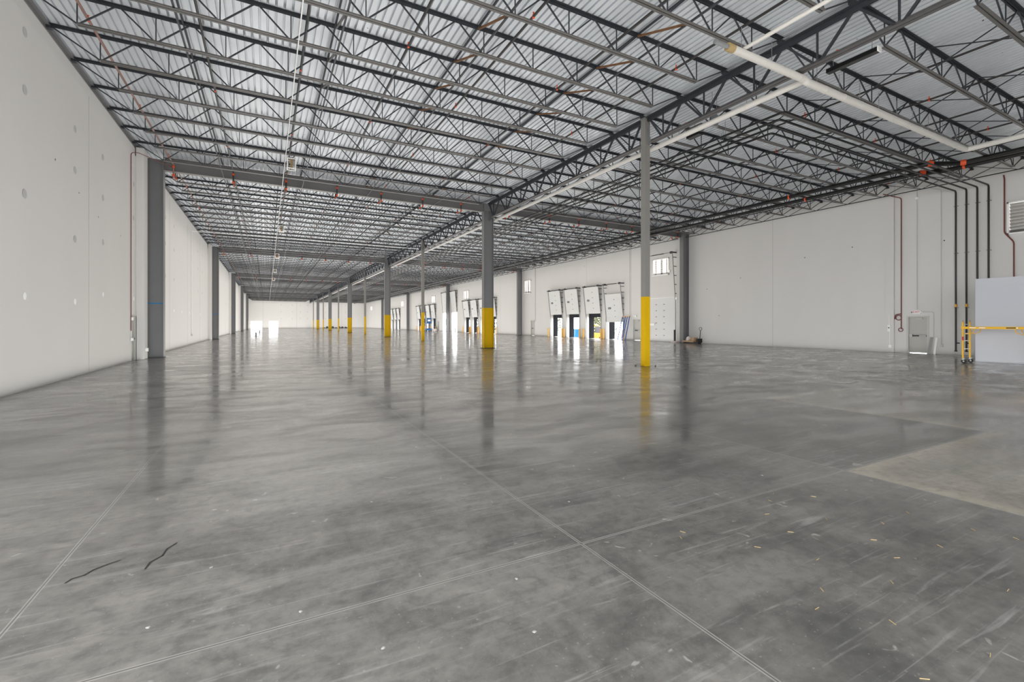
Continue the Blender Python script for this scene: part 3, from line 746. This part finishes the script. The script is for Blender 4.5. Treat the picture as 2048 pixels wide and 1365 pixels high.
# yellow bollards either side of each open door
bp = None; cnt = 0
for gi, (gt, ds) in enumerate(cl[:3]):
    for k, y in enumerate(sorted(ds)):
        for s_, w_ in ((-1, 'right'), (1, 'left')):
            lab = 'yellow bollard on the %s of the %s dock door in the %s' % (w_, ORD[k], gt)
            loc = (XR-0.28, y+s_*(DW/2+0.30), 0)
            if bp is None:
                bp = thing('bollard', loc, lab, 'bollard', 'yellow bollards beside the dock doors')
                mb = MB(); mb.tube([(0, 0, 0), (0, 0, 1.08), (0, 0, 1.12)], 0.09, 14); mb.build('bollard_pipe', 'bollard', bp)
                MB().box(-0.14, 0.14, -0.14, 0.14, 0, 0.015).build('base_plate', 'darkmetal', bp)
            else: dup(bp, loc, lab)
t = thing('bollard', (XR-0.35, 30.45, 0), 'black bollard at the right edge of the closed drive in door', 'bollard')
MB().tube([(0, 0, 0), (0, 0, 1.15)], 0.085, 14).build('bollard_pipe', 'black', t)
t = thing('bollard', (XR-0.45, 86.2, 0), 'black bollard at the right of the tall raised drive in door', 'bollard')
MB().tube([(0, 0, 0), (0, 0, 1.2)], 0.09, 12).build('bollard_pipe', 'black', t)

# louvers
for k, (a, b, z0, z1) in enumerate(louv):
    near = k == 1
    wtxt = ['above the closed drive in door', 'high beside the riser pipes at the right edge', 'above the side door past the second dock column', 'above the second group of dock doors', 'above the third group of dock doors', 'beyond the fourth dock column', 'near the far end of the dock wall'][k]
    t = thing('wall_louver', (XR, (a+b)/2, z0), 'white wall louver '+wtxt, 'louver', 'louvers high in the dock wall')
    w_ = (b-a)/2; h_ = z1-z0
    MB().box(-0.10, 0.3, -w_-0.05, -w_+0.02, -0.05, h_+0.05).build('frame_side', 'white', t); MB().box(-0.10, 0.3, w_-0.02, w_+0.05, -0.05, h_+0.05).build('frame_side', 'white', t)
    MB().box(-0.10, 0.3, -w_-0.05, w_+0.05, -0.05, 0.02).build('frame_sill', 'white', t); MB().box(-0.10, 0.3, -w_-0.05, w_+0.05, h_-0.02, h_+0.05).build('frame_head', 'white', t)
    n_ = 9 if near else 8
    for q in range(n_):
        z = h_*(q+0.5)/n_; hb = h_/n_*(0.485 if near else 0.475)
        xa, xb, za, zb_ = 0.04, 0.20, z+hb, z-hb
        MB().add([(xa, -w_, za), (xa, w_, za), (xb, w_, zb_), (xb, -w_, zb_), (xa+0.012, -w_, za+0.012), (xa+0.012, w_, za+0.012), (xb+0.012, w_, zb_+0.012), (xb+0.012, -w_, zb_+0.012)],
                 [(0, 1, 2, 3), (7, 6, 5, 4), (0, 4, 5, 1), (1, 5, 6, 2), (2, 6, 7, 3), (3, 7, 4, 0)]).build('louver_blade', 'louvre' if near else 'white', t)
    if not near:
        for yy in (-w_*0.72, -0.12, 0.0, w_*0.7): MB().bar((0.0, yy, 0), (0.0, yy, h_), 0.045).build('mullion', 'rust' if abs(yy) > 0.05 else 'darkmetal', t)
        MB().box(-0.24, -0.1, -w_-0.05, w_+0.05, -0.12, -0.05).build('ledge', 'white', t)
        MB().box(-0.10, 0.0, -w_-0.2, -w_-0.06, 0.1, 0.34).build('actuator', 'white', t)

# ------------------------------------------------------------------ man doors
def man_door(idx, a, b, h, detailed):
    t = bpy.data.objects.new('door_%d' % idx, None); C.objects.link(t); t.location = (XR, (a+b)/2, 0); struct(t)
    w_ = (b-a)/2
    MB().box(0.10, 0.15, -w_, w_, 0.022, h).build('door_leaf', 'mdoor', t)
    for s_ in (-1, 1): MB().box(-0.02, 0.2, s_*w_-0.05, s_*w_+0.05, 0, h+0.05).build('door_jamb', 'mframe', t)
    MB().box(-0.02, 0.2, -w_+0.05, w_-0.05, h-0.02, h+0.05).build('door_head', 'mframe', t)
    MB().box(0.03, 0.09, -w_+0.08, w_-0.12, 0.98, 1.05).build('push_bar', 'darkmetal', t)
    MB().box(0.02, 0.10, w_-0.22, w_-0.07, 0.93, 1.10).build('latch_case', 'steelbar', t)
    MB().box(0.025, 0.03, -w_+0.1, -w_+0.42, 0.985, 1.045).build('push_bar_plate', 'steelbar', t)
    MB().box(0.02, 0.10, -0.22, 0.1, h-0.14, h-0.05).build('door_closer', 'steelbar', t)
    return t
for k, (a, b, h) in enumerate(mans): man_door(k+1, a, b, h, k == 0)
# left wall door, seen almost edge on
t = bpy.data.objects.new('door_5', None); C.objects.link(t); t.location = (XL, 27.52, 0); struct(t)
MB().box(-0.15, -0.10, -0.45, 0.45, 0.01, 2.1).build('door_leaf', 'mdoor', t)
for s_ in (-1, 1): MB().box(-0.2, 0.02, s_*0.46-0.03, s_*0.46+0.03, 0, 2.14).build('door_jamb', 'mframe', t)
MB().box(-0.2, 0.02, -0.49, 0.49, 2.09, 2.14).build('door_head', 'mframe', t)
MB().box(-0.1, -0.02, -0.35, 0.35, 0.98, 1.05).build('push_bar', 'darkmetal', t)
MB().box(-0.09, 0.0, -0.2, 0.1, 1.96, 2.05).build('door_closer', 'steelbar', t)

# exit sign
def text_mesh(s, size, m, parent, loc, rot, name='lettering'):
    cu = bpy.data.curves.new(name, 'FONT'); cu.body = s; cu.size = size; cu.align_x = 'CENTER'; cu.align_y = 'CENTER'; cu.extrude = 0.003
    o = bpy.data.objects.new(name, cu); C.objects.link(o); bpy.context.view_layer.update()
    me = bpy.data.meshes.new_from_object(o.evaluated_get(bpy.context.evaluated_depsgraph_get())); bpy.data.objects.remove(o)
    me.materials.clear(); me.materials.append(M[m]); r = link(name, me, parent, loc); r.rotation_euler = rot; return r
t = thing('exit_sign', (XR-0.03, 12.63, 2.30), 'white exit sign with red letters above the right wall door', 'sign')
MB().box(-0.05, 0.02, -0.19, 0.19, 0, 0.22).build('sign_box', 'white', t)
text_mesh('EXIT', 0.17, 'redtxt', t, (-0.056, 0.0, 0.11), (PI/2, 0, -PI/2))
MB().cbox((-0.03, 0.23, 0.1), (0.05, 0.05, 0.05)).build('lamp_head', 'darkmetal', t); MB().cbox((-0.03, -0.23, 0.1), (0.05, 0.05, 0.08)).build('lamp_head', 'white', t)
# conduits and pipes on the dock wall
xw = XR-0.04
conduit('red brown pipe down the dock wall left of the exit door', [(xw-0.9, 13.9, 9.5), (xw, 13.37, 9.25), (xw, 13.37, 1.4)], 0.028, 'redpipe', 'fire_pipe')
conduit('grey conduit down the dock wall to the exit sign', [(xw, 12.61, 9.6), (xw, 12.61, 2.52)], 0.018, 'mframe')
conduit('grey conduit down the dock wall right of the exit door', [(xw-0.9, 12.0, 9.45), (xw, 11.52, 9.28), (xw, 11.52, 0.5)], 0.018, 'mframe')
conduit('grey conduit bending from the exit sign down past the door', [(xw, 12.4, 2.40), (xw, 11.85, 2.40), (xw, 11.85, 0.9)], 0.014, 'mframe')
conduit('red brown pipe jogging past the big louver by the partition', [(xw, 9.03, 9.4), (xw, 9.0, 9.2), (xw, 9.0, 6.41), (xw, 8.66, 5.9), (xw, 8.66, 3.0)], 0.03, 'redpipe', 'fire_pipe')
conduit('grey conduit down the dock wall left of the first dock column', [(xw, 36.75, 10), (xw, 36.75, 2.4)], 0.02, 'mframe')
conduit('grey conduit down to the side door past the second dock column', [(xw, 56.0, 10), (xw, 56.0, 2.1), (xw, 57.3, 2.1)], 0.03, 'mframe')
t = thing('fire_fitting', (xw, 13.37, 1.36), 'red fire alarm fitting loops on the pipe left of exit door', 'fitting')
for z, r in ((0.0, 0.11), (0.72, 0.14)):
    yy = 0.02 if z == 0 else 0.12
    MB().tube([(-0.02, yy+r*math.cos(q*PI/8), z+r*math.sin(q*PI/8)) for q in range(17)], 0.022, 8).build('loop', 'redpipe', t)
MB().tube(rounded([(0, 0.02, 0.95), (0, 0.3, 0.90), (0, 0.32, 0.62)], 0.12), 0.03, 8).build('branch', 'redpipe', t)
t = thing('pull_station', (xw-0.10, 13.93, 0.9), 'white switch box with thin riser left of the red fittings', 'switch box')
MB().box(-0.06, 0.03, -0.07, 0.07, 0.35, 0.75).build('box', 'white', t); MB().tube([(0, 0, 0.75), (0, 0, 1.4)], 0.02, 8).build('upper_conduit', 'white', t)
MB().tube([(0, -0.03, -0.5), (0, -0.03, 0.35)], 0.02, 8).build('lower_conduit', 'white', t); MB().cbox((-0.065, 0.0, 0.57), (0.03, 0.06, 0.06)).build('knob', 'black', t)
MB().cbox((-0.02, -0.06, -0.55), (0.1, 0.14, 0.16)).build('junction_box', 'white', t)
o = MB().cbox((XR-0.05, 11.5, 0.48), (0.1, 0.12, 0.14)).build('outlet_box', 'mframe'); tag(o, 'small grey outlet box low on the wall right of exit door', 'outlet box')
o = MB().bar((XR-0.30, 11.98, 0.0), (XR-0.03, 11.93, 0.95), 0.14, 0.03, (1, 0, 0)).build('metal_sheet', 'steelbar'); tag(o, 'shiny metal strip leaning on the wall beside the exit door', 'metal sheet')
o = MB().bar((XR-0.22, 11.76, 0.0), (XR-0.03, 11.72, 0.93), 0.10, 0.03, (1, 0, 0)).build('metal_sheet', 'white'); tag(o, 'white board strip leaning right of the shiny metal strip', 'board')
o = MB().box(XR-0.12, XR, 12.55, 12.67, 9.0, 9.12).build('junction_box', 'white'); tag(o, 'small white camera box high above the exit door', 'box')
# left wall fittings
conduit('red brown pipe climbing the left wall beside the first deep column', [(XL+0.03, 26.9, 1.4), (XL+0.03, 26.9, 9.6), (XL+0.25, 27.1, 9.7), (-4.3, 29.0, 9.75)], 0.017, 'redpipe', 'fire_pipe')
t = thing('pull_station', (XL+0.03, 26.95, 1.0), 'white fire pull fittings beside the left wall door', 'switch box')
for z in (0.0, 0.95): MB().cbox((0.03, 0, z), (0.09, 0.12, 0.14)).build('box', 'white', t)
MB().tube([(0, 0, 0.05), (0, 0, 0.9)], 0.012, 8).build('conduit', 'white', t)
o = MB().cbox((XL+0.05, 46.2, 0.78), (0.1, 0.3, 0.14)).build('outlet_box', 'mframe'); tag(o, 'grey outlet box at foot of the left wall conduit', 'outlet box')
o = MB().cbox((XL+0.35, 28.35, 0.45), (0.1, 0.12, 0.16)).build('outlet_box', 'white'); tag(o, 'white outlet box low beside the first deep left column', 'outlet box')

# ------------------------------------------------------------------ partition at the right
o = MB().box(28.4, 28.55, 1.0, 8.55, 0, 3.76); o.box(28.55, XR, 8.40, 8.55, 0, 3.76)
o = o.build('partition_wall', 'panel'); tag(o, 'pale blue white boarded partition at the right edge', 'partition')

# ------------------------------------------------------------------ rolling scaffold
t = thing('rolling_scaffold', (26.9, 8.5, 0), 'yellow rolling scaffold on black casters before the pale partition', 'scaffold')
SL, SWd = 1.95, 0.74
for ey, en in ((0, 'near'), (-SL, 'far')):
    fr = MB()
    for x in (0, SWd): fr.bar((x, ey, 0.22), (x, ey, 1.80), 0.05)
    fo = fr.build('end_frame', 'scaffy', t)
    for z in (0.62, 0.98, 1.30, 1.70): MB().tube([(0, ey, z), (SWd, ey, z)], 0.016, 8).build('rung', 'white', fo)
    for x in (0, SWd):
        MB().tube([(x, ey, 1.80), (x, ey, 1.88)], 0.018, 8).build('top_spigot', 'straw', fo)
        MB().bar((x, ey, 1.0), (x, ey, 1.16), 0.052).build('sticker', 'tapered', fo) if x == 0 else None
        cs = MB(); cs.tube([(x-0.025, ey-0.03, 0.085), (x+0.025, ey-0.03, 0.085)], 0.085, 18); co_ = cs.build('caster_wheel', 'rubber', t)
        MB().tube([(x-0.028, ey-0.03, 0.085), (x+0.028, ey-0.03, 0.085)], 0.032, 12).build('hub', 'steelbar', co_)
        MB().box(x-0.035, x+0.035, ey-0.05, ey+0.02, 0.14, 0.22).build('caster_fork', 'steelbar', t)
for x in (0, SWd):
    MB().box(x-0.02, x+0.02, -SL-0.06, 0.06, 1.50, 1.60).build('side_rail', 'scaffy', t)
    for ya, dr in ((-0.02, -1), (-SL+0.02, 1)):
        MB().tube(rounded([(x, ya, 1.30), (x, ya+dr*0.12, 1.27), (x, ya+dr*0.32, 1.36), (x, ya+dr*0.34, 1.5)], 0.12), 0.014, 8).build('corner_brace', 'scaffy', t)
MB().box(0.02, SWd-0.02, -SL, 0, 1.57, 1.60).build('platform', 'wood', t)
for y0_ in (-0.22, -0.52): MB().box(-0.024, -0.02, y0_-0.2, y0_, 1.535, 1.565).build('sticker', 'white', t)
MB().box(-0.024, -0.02, -1.62, -1.34, 1.53, 1.57).build('sticker', 'black', t); MB().box(-0.0245, -0.0205, -1.68, -1.635, 1.53, 1.57).build('sticker', 'white', t)

# ------------------------------------------------------------------ pallet jack and its load near the dock column
t = thing('pallet_jack', (33.0, 27.6, 0), 'black pallet jack with upright handle beside the dock column', 'pallet jack')
for s_ in (-1, 1): MB().box(-0.27+0.0+ (0 if s_ < 0 else 0.38), -0.11+(0 if s_ < 0 else 0.38), 0.0, 1.2, 0.06, 0.12).build('fork', 'darkmetal', t)
MB().box(-0.28, 0.28, -0.18, 0.0, 0.08, 0.42).build('pump_body', 'black', t)
MB().tube([(0, -0.15, 0.3), (0, -0.22, 1.15)], 0.03, 10).build('handle_shaft', 'black', t)
MB().tube(rounded([(0, -0.22, 1.12), (-0.17, -0.23, 1.2), (-0.15, -0.23, 1.38), (0.15, -0.23, 1.38), (0.17, -0.23, 1.2), (0, -0.22, 1.12)], 0.06), 0.018, 8).build('handle_loop', 'black', t)
for s_ in (-0.09, 0.09): MB().tube([(s_-0.03, -0.12, 0.09), (s_+0.03, -0.12, 0.09)], 0.09, 14).build('wheel', 'rubber', t)
t = thing('pallet', (33.0, 28.3, 0.12), 'wooden pallet resting on the black pallet jack', 'pallet')
for k in range(6): MB().box(-0.5, 0.5, -0.55+k*0.2, -0.43+k*0.2, 0.10, 0.125).build('deck_board', 'wood', t)
for x in (-0.46, 0, 0.46): MB().box(x-0.04, x+0.04, -0.55, 0.57, 0.0, 0.10).build('stringer', 'wood', t)
def blob(mb, c, s, seed):
    rn = random.Random(seed); n_, m_ = 10, 6; vs = []
    for i in range(m_+1):
        for k in range(n_):
            th = PI/2*i/m_; ph = 2*PI*k/n_; r = 1+rn.uniform(-0.18, 0.18)
            vs.append((c[0]+s[0]*math.cos(ph)*math.cos(th)*r, c[1]+s[1]*math.sin(ph)*math.cos(th)*r, c[2]+s[2]*math.sin(th)*(0.85+0.15*r)))
    fs = [(i*n_+k, i*n_+(k+1) % n_, (i+1)*n_+(k+1) % n_, (i+1)*n_+k) for i in range(m_) for k in range(n_)]
    return mb.add(vs, fs, False)
for k, (dx, dy, s_, m_, lab) in enumerate([(-0.25, 0.08, (0.20, 0.2, 0.36), 'rag', 'taller pale crumpled sack on the left of the pallet load'), (0.25, 0.08, (0.2, 0.2, 0.28), 'rag', 'lower pale crumpled sack on the right of the pallet load')]):
    tag(blob(MB(), (33.0+dx, 28.38+dy, 0.245), s_, k).build('sack', m_), lab, 'sack')
o = MB().cbox((32.95, 27.98, 0.245+0.13), (0.5, 0.34, 0.26)).build('cardboard_box', 'card'); tag(o, 'brown cardboard box on the pallet near the jack handle', 'box')
t = thing('bundle', (32.6, 29.7, 0), 'flat pale bundle of sheeting on the floor by the dock column', 'bundle')
blob(MB(), (0, 0, 0), (0.5, 0.45, 0.16), 9).build('sheeting', 'rag', t)

# ------------------------------------------------------------------ ladders leaning between dock doors
def ladder(y, lab, w_):
    t = thing('ladder', (XR-0.85, y, 0), lab, 'ladder', 'blue ladders by the side door')
    for s_ in (-1, 1): MB().bar((0, s_*w_, 0), (0.62, s_*w_*0.72, 2.45), 0.05, 0.08, (1, 0, 0)).build('side_rail', 'ladder', t)
    for k in range(1, 8):
        q = k/8; MB().bar((0.62*q, -w_*(1-0.28*q), 2.45*q), (0.62*q, w_*(1-0.28*q), 2.45*q), 0.05, 0.02).build('tread', 'steelbar', t)
    MB().cbox((0.64, 0, 2.46), (0.16, w_*1.6, 0.06)).build('top_cap', 'bollard', t)
ladder(37.42, 'blue stepladder with orange cap leaning beside the side door', 0.30)
ladder(36.75, 'blue stepladder leaning closest to the side door frame', 0.22)
t = thing('emergency_light', (XR-0.06, 35.9, 2.35), 'white twin emergency light above the side door', 'light fixture')
MB().cbox((0, 0, 0.1), (0.1, 0.3, 0.12)).build('battery_box', 'white', t)
for s_ in (-1, 1): MB().tube([(-0.04, s_*0.12, 0.22), (-0.12, s_*0.14, 0.22)], 0.06, 10).build('lamp_head', 'white', t)
o = MB().box(XR-0.16, XR-0.14, 34.05, 34.55, 1.35, 2.0).build('notice', 'white'); bpy.data.objects.remove(o)
t = thing('safety_notice', (XR-0.10, 33.55, 1.32), 'small white notice on the closed drive in door', 'notice')
MB().box(-0.04, -0.03, -0.36, 0.36, 1.3, 1.52).build('sheet', 'white', t); t.location.z = 1.32
for ch in t.children: ch.location.z = -1.1
MB().cbox((-0.05, 0.55, -0.25), (0.08, 0.3, 0.75)).build('holder', 'galv', t)

# ------------------------------------------------------------------ blue scissor lift far off by the third dock group
t = thing('scissor_lift', (31.9, 100.2, 0), 'blue scissor lift parked before the third group of dock doors', 'scissor lift')
MB().box(-0.6, 0.6, -0.95, 0.95, 0.18, 0.62).build('chassis', 'blue', t)
for x in (-0.55, 0.55):
    for y in (-0.7, 0.7): MB().tube([(x-0.1, y, 0.2), (x+0.1, y, 0.2)], 0.2, 16).build('wheel', 'rubber', t)
mb = MB()
for k in range(4):
    z = 0.66+k*0.26
    for x in (-0.42, 0.42): mb.bar((x, -0.85, z), (x, 0.85, z+0.24), 0.07); mb.bar((x, 0.85, z), (x, -0.85, z+0.24), 0.07)
mb.build('scissor_arms', 'galv', t)
MB().box(-0.6, 0.6, -1.0, 1.0, 1.72, 1.86).build('platform', 'blue', t)
for x in (-0.57, 0.57):
    for y in (-0.97, 0.0, 0.97): MB().bar((x, y, 1.86), (x, y, 2.95), 0.05).build('rail_post', 'blue', t)
    for z in (2.4, 2.93): MB().bar((x, -0.97, z), (x, 0.97, z), 0.05).build('guard_rail', 'blue', t)
for y in (-0.97, 0.97):
    for z in (2.4, 2.93): MB().bar((-0.57, y, z), (0.57, y, z), 0.05).build('guard_rail', 'blue', t)
MB().box(-0.5, 0.5, -0.99, -0.95, 1.86, 2.9).build('sign_board', 'blue', t)
MB().box(-0.3, 0.3, -1.02, -1.0, 2.2, 2.6).build('control_box', 'white', t)
# clutter round the lift
t = thing('floor_scrubber', (33.0, 98.6, 0), 'low machine with handle beside the blue scissor lift', 'machine')
MB().box(-0.4, 0.4, -0.5, 0.5, 0.08, 0.55).build('body', 'rag', t); MB().tube(rounded([(-0.2, -0.5, 0.5), (-0.2, -0.9, 1.0), (0.2, -0.9, 1.0), (0.2, -0.5, 0.5)], 0.1), 0.03, 8).build('handle', 'black', t)
for x in (-0.3, 0.3): MB().tube([(x-0.05, 0, 0.1), (x+0.05, 0, 0.1)], 0.1, 12).build('wheel', 'rubber', t)

# far rolling scaffold, posts and scrap by the far wall
t = thing('scaffold_tower', (-3.2, 168.0, 0), 'small dark scaffold frame against the bright far doorway', 'scaffold')
for x in (-0.8, 0.0, 0.8): MB().bar((x, 0, 0.0), (x, 0, 1.9), 0.09).build('upright', 'darkmetal', t)
for z in (0.12, 1.85): MB().bar((-0.85, 0, z), (0.85, 0, z), 0.12).build('ledger', 'darkmetal', t)
for x, h in ((-1.0, 2.7), (0.85, 2.7)): MB().bar((x, 0.2, 1.9), (x, 0.2, h), 0.07).build('guard_post', 'rag', t)
for (x, y, h, lab) in ((-1.3, 71.5, 0.5, 'short dark stand on the floor, nearer one before the far doorways'), (-1.2, 97.5, 0.5, 'short dark stand on the floor, farther one before the far doorways')):
    t = thing('marker_stand', (x, y, 0), lab, 'stand'); MB().tube([(0, 0, 0.03), (0, 0, h)], 0.07, 10).build('post', 'darkmetal', t)
    MB().box(-0.25, 0.25, -0.18, 0.18, 0, 0.03).build('base', 'galv', t)
for k in range(9):
    x = 18.2+k*1.05+random.uniform(-0.2, 0.2); h = random.uniform(0.2, 0.75)
    t = thing('scrap_piece', (x, YEND-2.5+random.uniform(-0.8, 0.8), 0), 'dark scrap lying along the foot of the far wall', 'scrap', 'scrap along the far wall')
    blob(MB(), (0, 0, 0), (0.5, 0.4, h), 30+k).build('heap', 'darkmetal', t)
# small bits on the floor
sm = MB(); sm.bar((-0.022, 0, 0.003), (0.022, 0.006, 0.003), 0.0028, 0.003); so = sm.build('straw_piece', 'straw'); bits = []
for k in range(26):
    x = random.uniform(2.6, 5.6); y = random.uniform(1.3, 2.9) if k > 4 else random.uniform(0.9, 1.6)
    o = so if k == 0 else so.copy()
    if k: C.objects.link(o)
    o.location = (x, y, 0); o.rotation_euler = (0, 0, random.uniform(0, PI)); tag(o, 'short yellow straw lying on the dark concrete floor', 'straw', 'straws on the floor')
cm = MB(); blob(cm, (0, 0, 0), (0.013, 0.010, 0.005), 3); cm = cm.build('concrete_chip', 'chip')
for k, (x, y) in enumerate([(1.33, 2.23), (-0.35, 3.9), (0.18, 3.05), (0.9, 4.6), (2.6, 3.7), (5.0, 3.3), (3.3, 4.6), (0.1, 5.9), (1.5, 2.75), (-0.6, 3.3), (0.55, 2.5), (2.0, 6.3)]):
    o = cm if k == 0 else cm.copy()
    if k: C.objects.link(o)
    o.location = (x, y, 0); o.rotation_euler = (0, 0, k); tag(o, 'small pale concrete chip lying on the grey floor', 'chip', 'concrete chips on the floor')

# ------------------------------------------------------------------ outside: trees, container, machine
def tree(x, y, h, m, lab, seed):
    rn = random.Random(seed); t = thing('tree', (x, y, -1.2), lab, 'tree', 'trees beyond the dock yard')
    MB().tube([(0, 0, 0), (0.1, 0, h*0.4), (0, 0.1, h*0.75)], 0.16, 8).build('trunk', 'trunk', t)
    mb = MB()
    for k in range(2000):
        a = rn.uniform(0, 2*PI); zz = rn.uniform(0.12, 1.0); r = h*0.38*math.sin(PI*min(1, zz*0.92+0.06))**0.6*rn.uniform(0.35, 1)
        c = Vector((r*math.cos(a), r*math.sin(a), h*zz)); s_ = rn.uniform(0.14, 0.3)
        u = Vector((rn.gauss(0, 1), rn.gauss(0, 1), rn.gauss(0, 1))).normalized(); w_ = u.orthogonal().normalized()
        mb.add([c-u*s_, c-w_*s_*0.5, c+u*s_, c+w_*s_*0.5], [(0, 1, 2, 3)])
    mb.build('foliage', m, t)
k = 0
for y in (40, 45, 50, 55, 60.5, 66, 72, 78, 90, 101, 113, 126, 140, 155):
    tree(51+(k % 3)*4.5, y+8, 7.0+(k % 4)*0.8, 'leaf2' if k % 3 == 1 else 'leaf', 'leafy tree beyond the yard, %s from the right' % ORD[k], 50+k); k += 1
t = thing('skip_container', (43.0, 59.4, -1.2), 'blue skip container in the yard behind the dock doors', 'container')
MB().add([(-1.0, -1.2, 0.2), (1.0, -1.2, 0.2), (1.0, 1.2, 0.2), (-1.0, 1.2, 0.2), (-1.15, -1.6, 2.0), (1.15, -1.6, 2.0), (1.15, 1.6, 2.0), (-1.15, 1.6, 2.0)], [(0, 3, 2, 1), (0, 1, 5, 4), (1, 2, 6, 5), (2, 3, 7, 6), (3, 0, 4, 7), (4, 5, 6, 7)]).build('bin', 'blue', t)
MB().box(-1.2, 1.2, -1.65, 1.65, 1.96, 2.06).build('rim', 'blue', t)
for y in (-0.9, 0.9): MB().box(-0.9, 0.9, y-0.1, y+0.1, 0, 0.2).build('skid', 'darkmetal', t)
t = thing('telehandler', (44.5, 55.0, -1.2), 'yellow lifting machine in the yard behind the dock doors', 'machine')
MB().box(-0.8, 0.8, -1.6, 1.6, 0.7, 1.5).build('body', 'yellowmach', t); MB().box(-0.6, 0.2, -0.6, 0.5, 1.5, 2.5).build('cab', 'darkmetal', t)
MB().bar((0.5, -1.6, 1.7), (0.5, 2.9, 2.9), 0.28).build('boom', 'yellowmach', t)
for x in (-0.8, 0.8):
    for y in (-1.1, 1.1): MB().tube([(x-0.15, y, 0.5), (x+0.15, y, 0.5)], 0.5, 18).build('wheel', 'rubber', t)

# ------------------------------------------------------------------ light
W = bpy.data.worlds.new('sky'); bpy.context.scene.world = W; W.use_nodes = True
bg = W.node_tree.nodes['Background']; bg.inputs[0].default_value = (0.97, 0.985, 1.0, 1); bg.inputs[1].default_value = 5.0
sun = bpy.data.lights.new('sun', 'SUN'); sun.energy = 5; sun.angle = 0.01; sun.color = (1, 0.95, 0.87)
so_ = bpy.data.objects.new('sun', sun); C.objects.link(so_)
so_.rotation_euler = Vector((0.62, 0.42, 0.66)).to_track_quat('Z', 'Y').to_euler()
# added unseen fill lights facing up, in place of light bounced off the slab
def add_fill_up(x, y, sx, sy, rad):
    l = bpy.data.lights.new('fill_up', 'AREA'); l.shape = 'RECTANGLE'; l.size = sx; l.size_y = sy; l.energy = rad*PI*sx*sy; l.color = (1, 0.975, 0.94)
    o = bpy.data.objects.new('fill_up', l); C.objects.link(o); o.location = (x, y, 0.02); o.rotation_euler = (PI, 0, 0)
for i in range(6):
    ya = -1.0 if i == 0 else FR[i-1]+0.3; yb = FR[i]-0.3 if i < 5 else YEND-0.3
    for x, sx in ((3.95, 18.6), (23.65, 19.4)):
        add_fill_up(x, (ya+yb)/2, sx, yb-ya, (0.42, 0.56, 0.66, 0.74, 0.78, 0.78)[i]*(1.12 if x < 10 else (0.60 if i == 0 else 1.0)))

# added unseen fill lights facing down, warming the deep part of the hall
for i in range(1, 6):
    ya = FR[i-1]+0.3; yb = FR[i]-0.3 if i < 5 else YEND-0.3
    for x, sx in ((3.95, 17.0), (23.6, 17.5)):
        rad = 0.25
        l = bpy.data.lights.new('fill_down', 'AREA'); l.shape = 'RECTANGLE'; l.size = sx; l.size_y = yb-ya; l.energy = rad*PI*sx*(yb-ya); l.color = (1, 0.93, 0.83)
        o = bpy.data.objects.new('fill_down', l); C.objects.link(o); o.location = (x, (ya+yb)/2, 9.2)

sc = bpy.context.scene
sc.view_settings.view_transform = 'Standard'; sc.view_settings.look = 'None'; sc.view_settings.gamma = 1; sc.view_settings.use_curve_mapping = False
sc.view_settings.exposure = 1.05
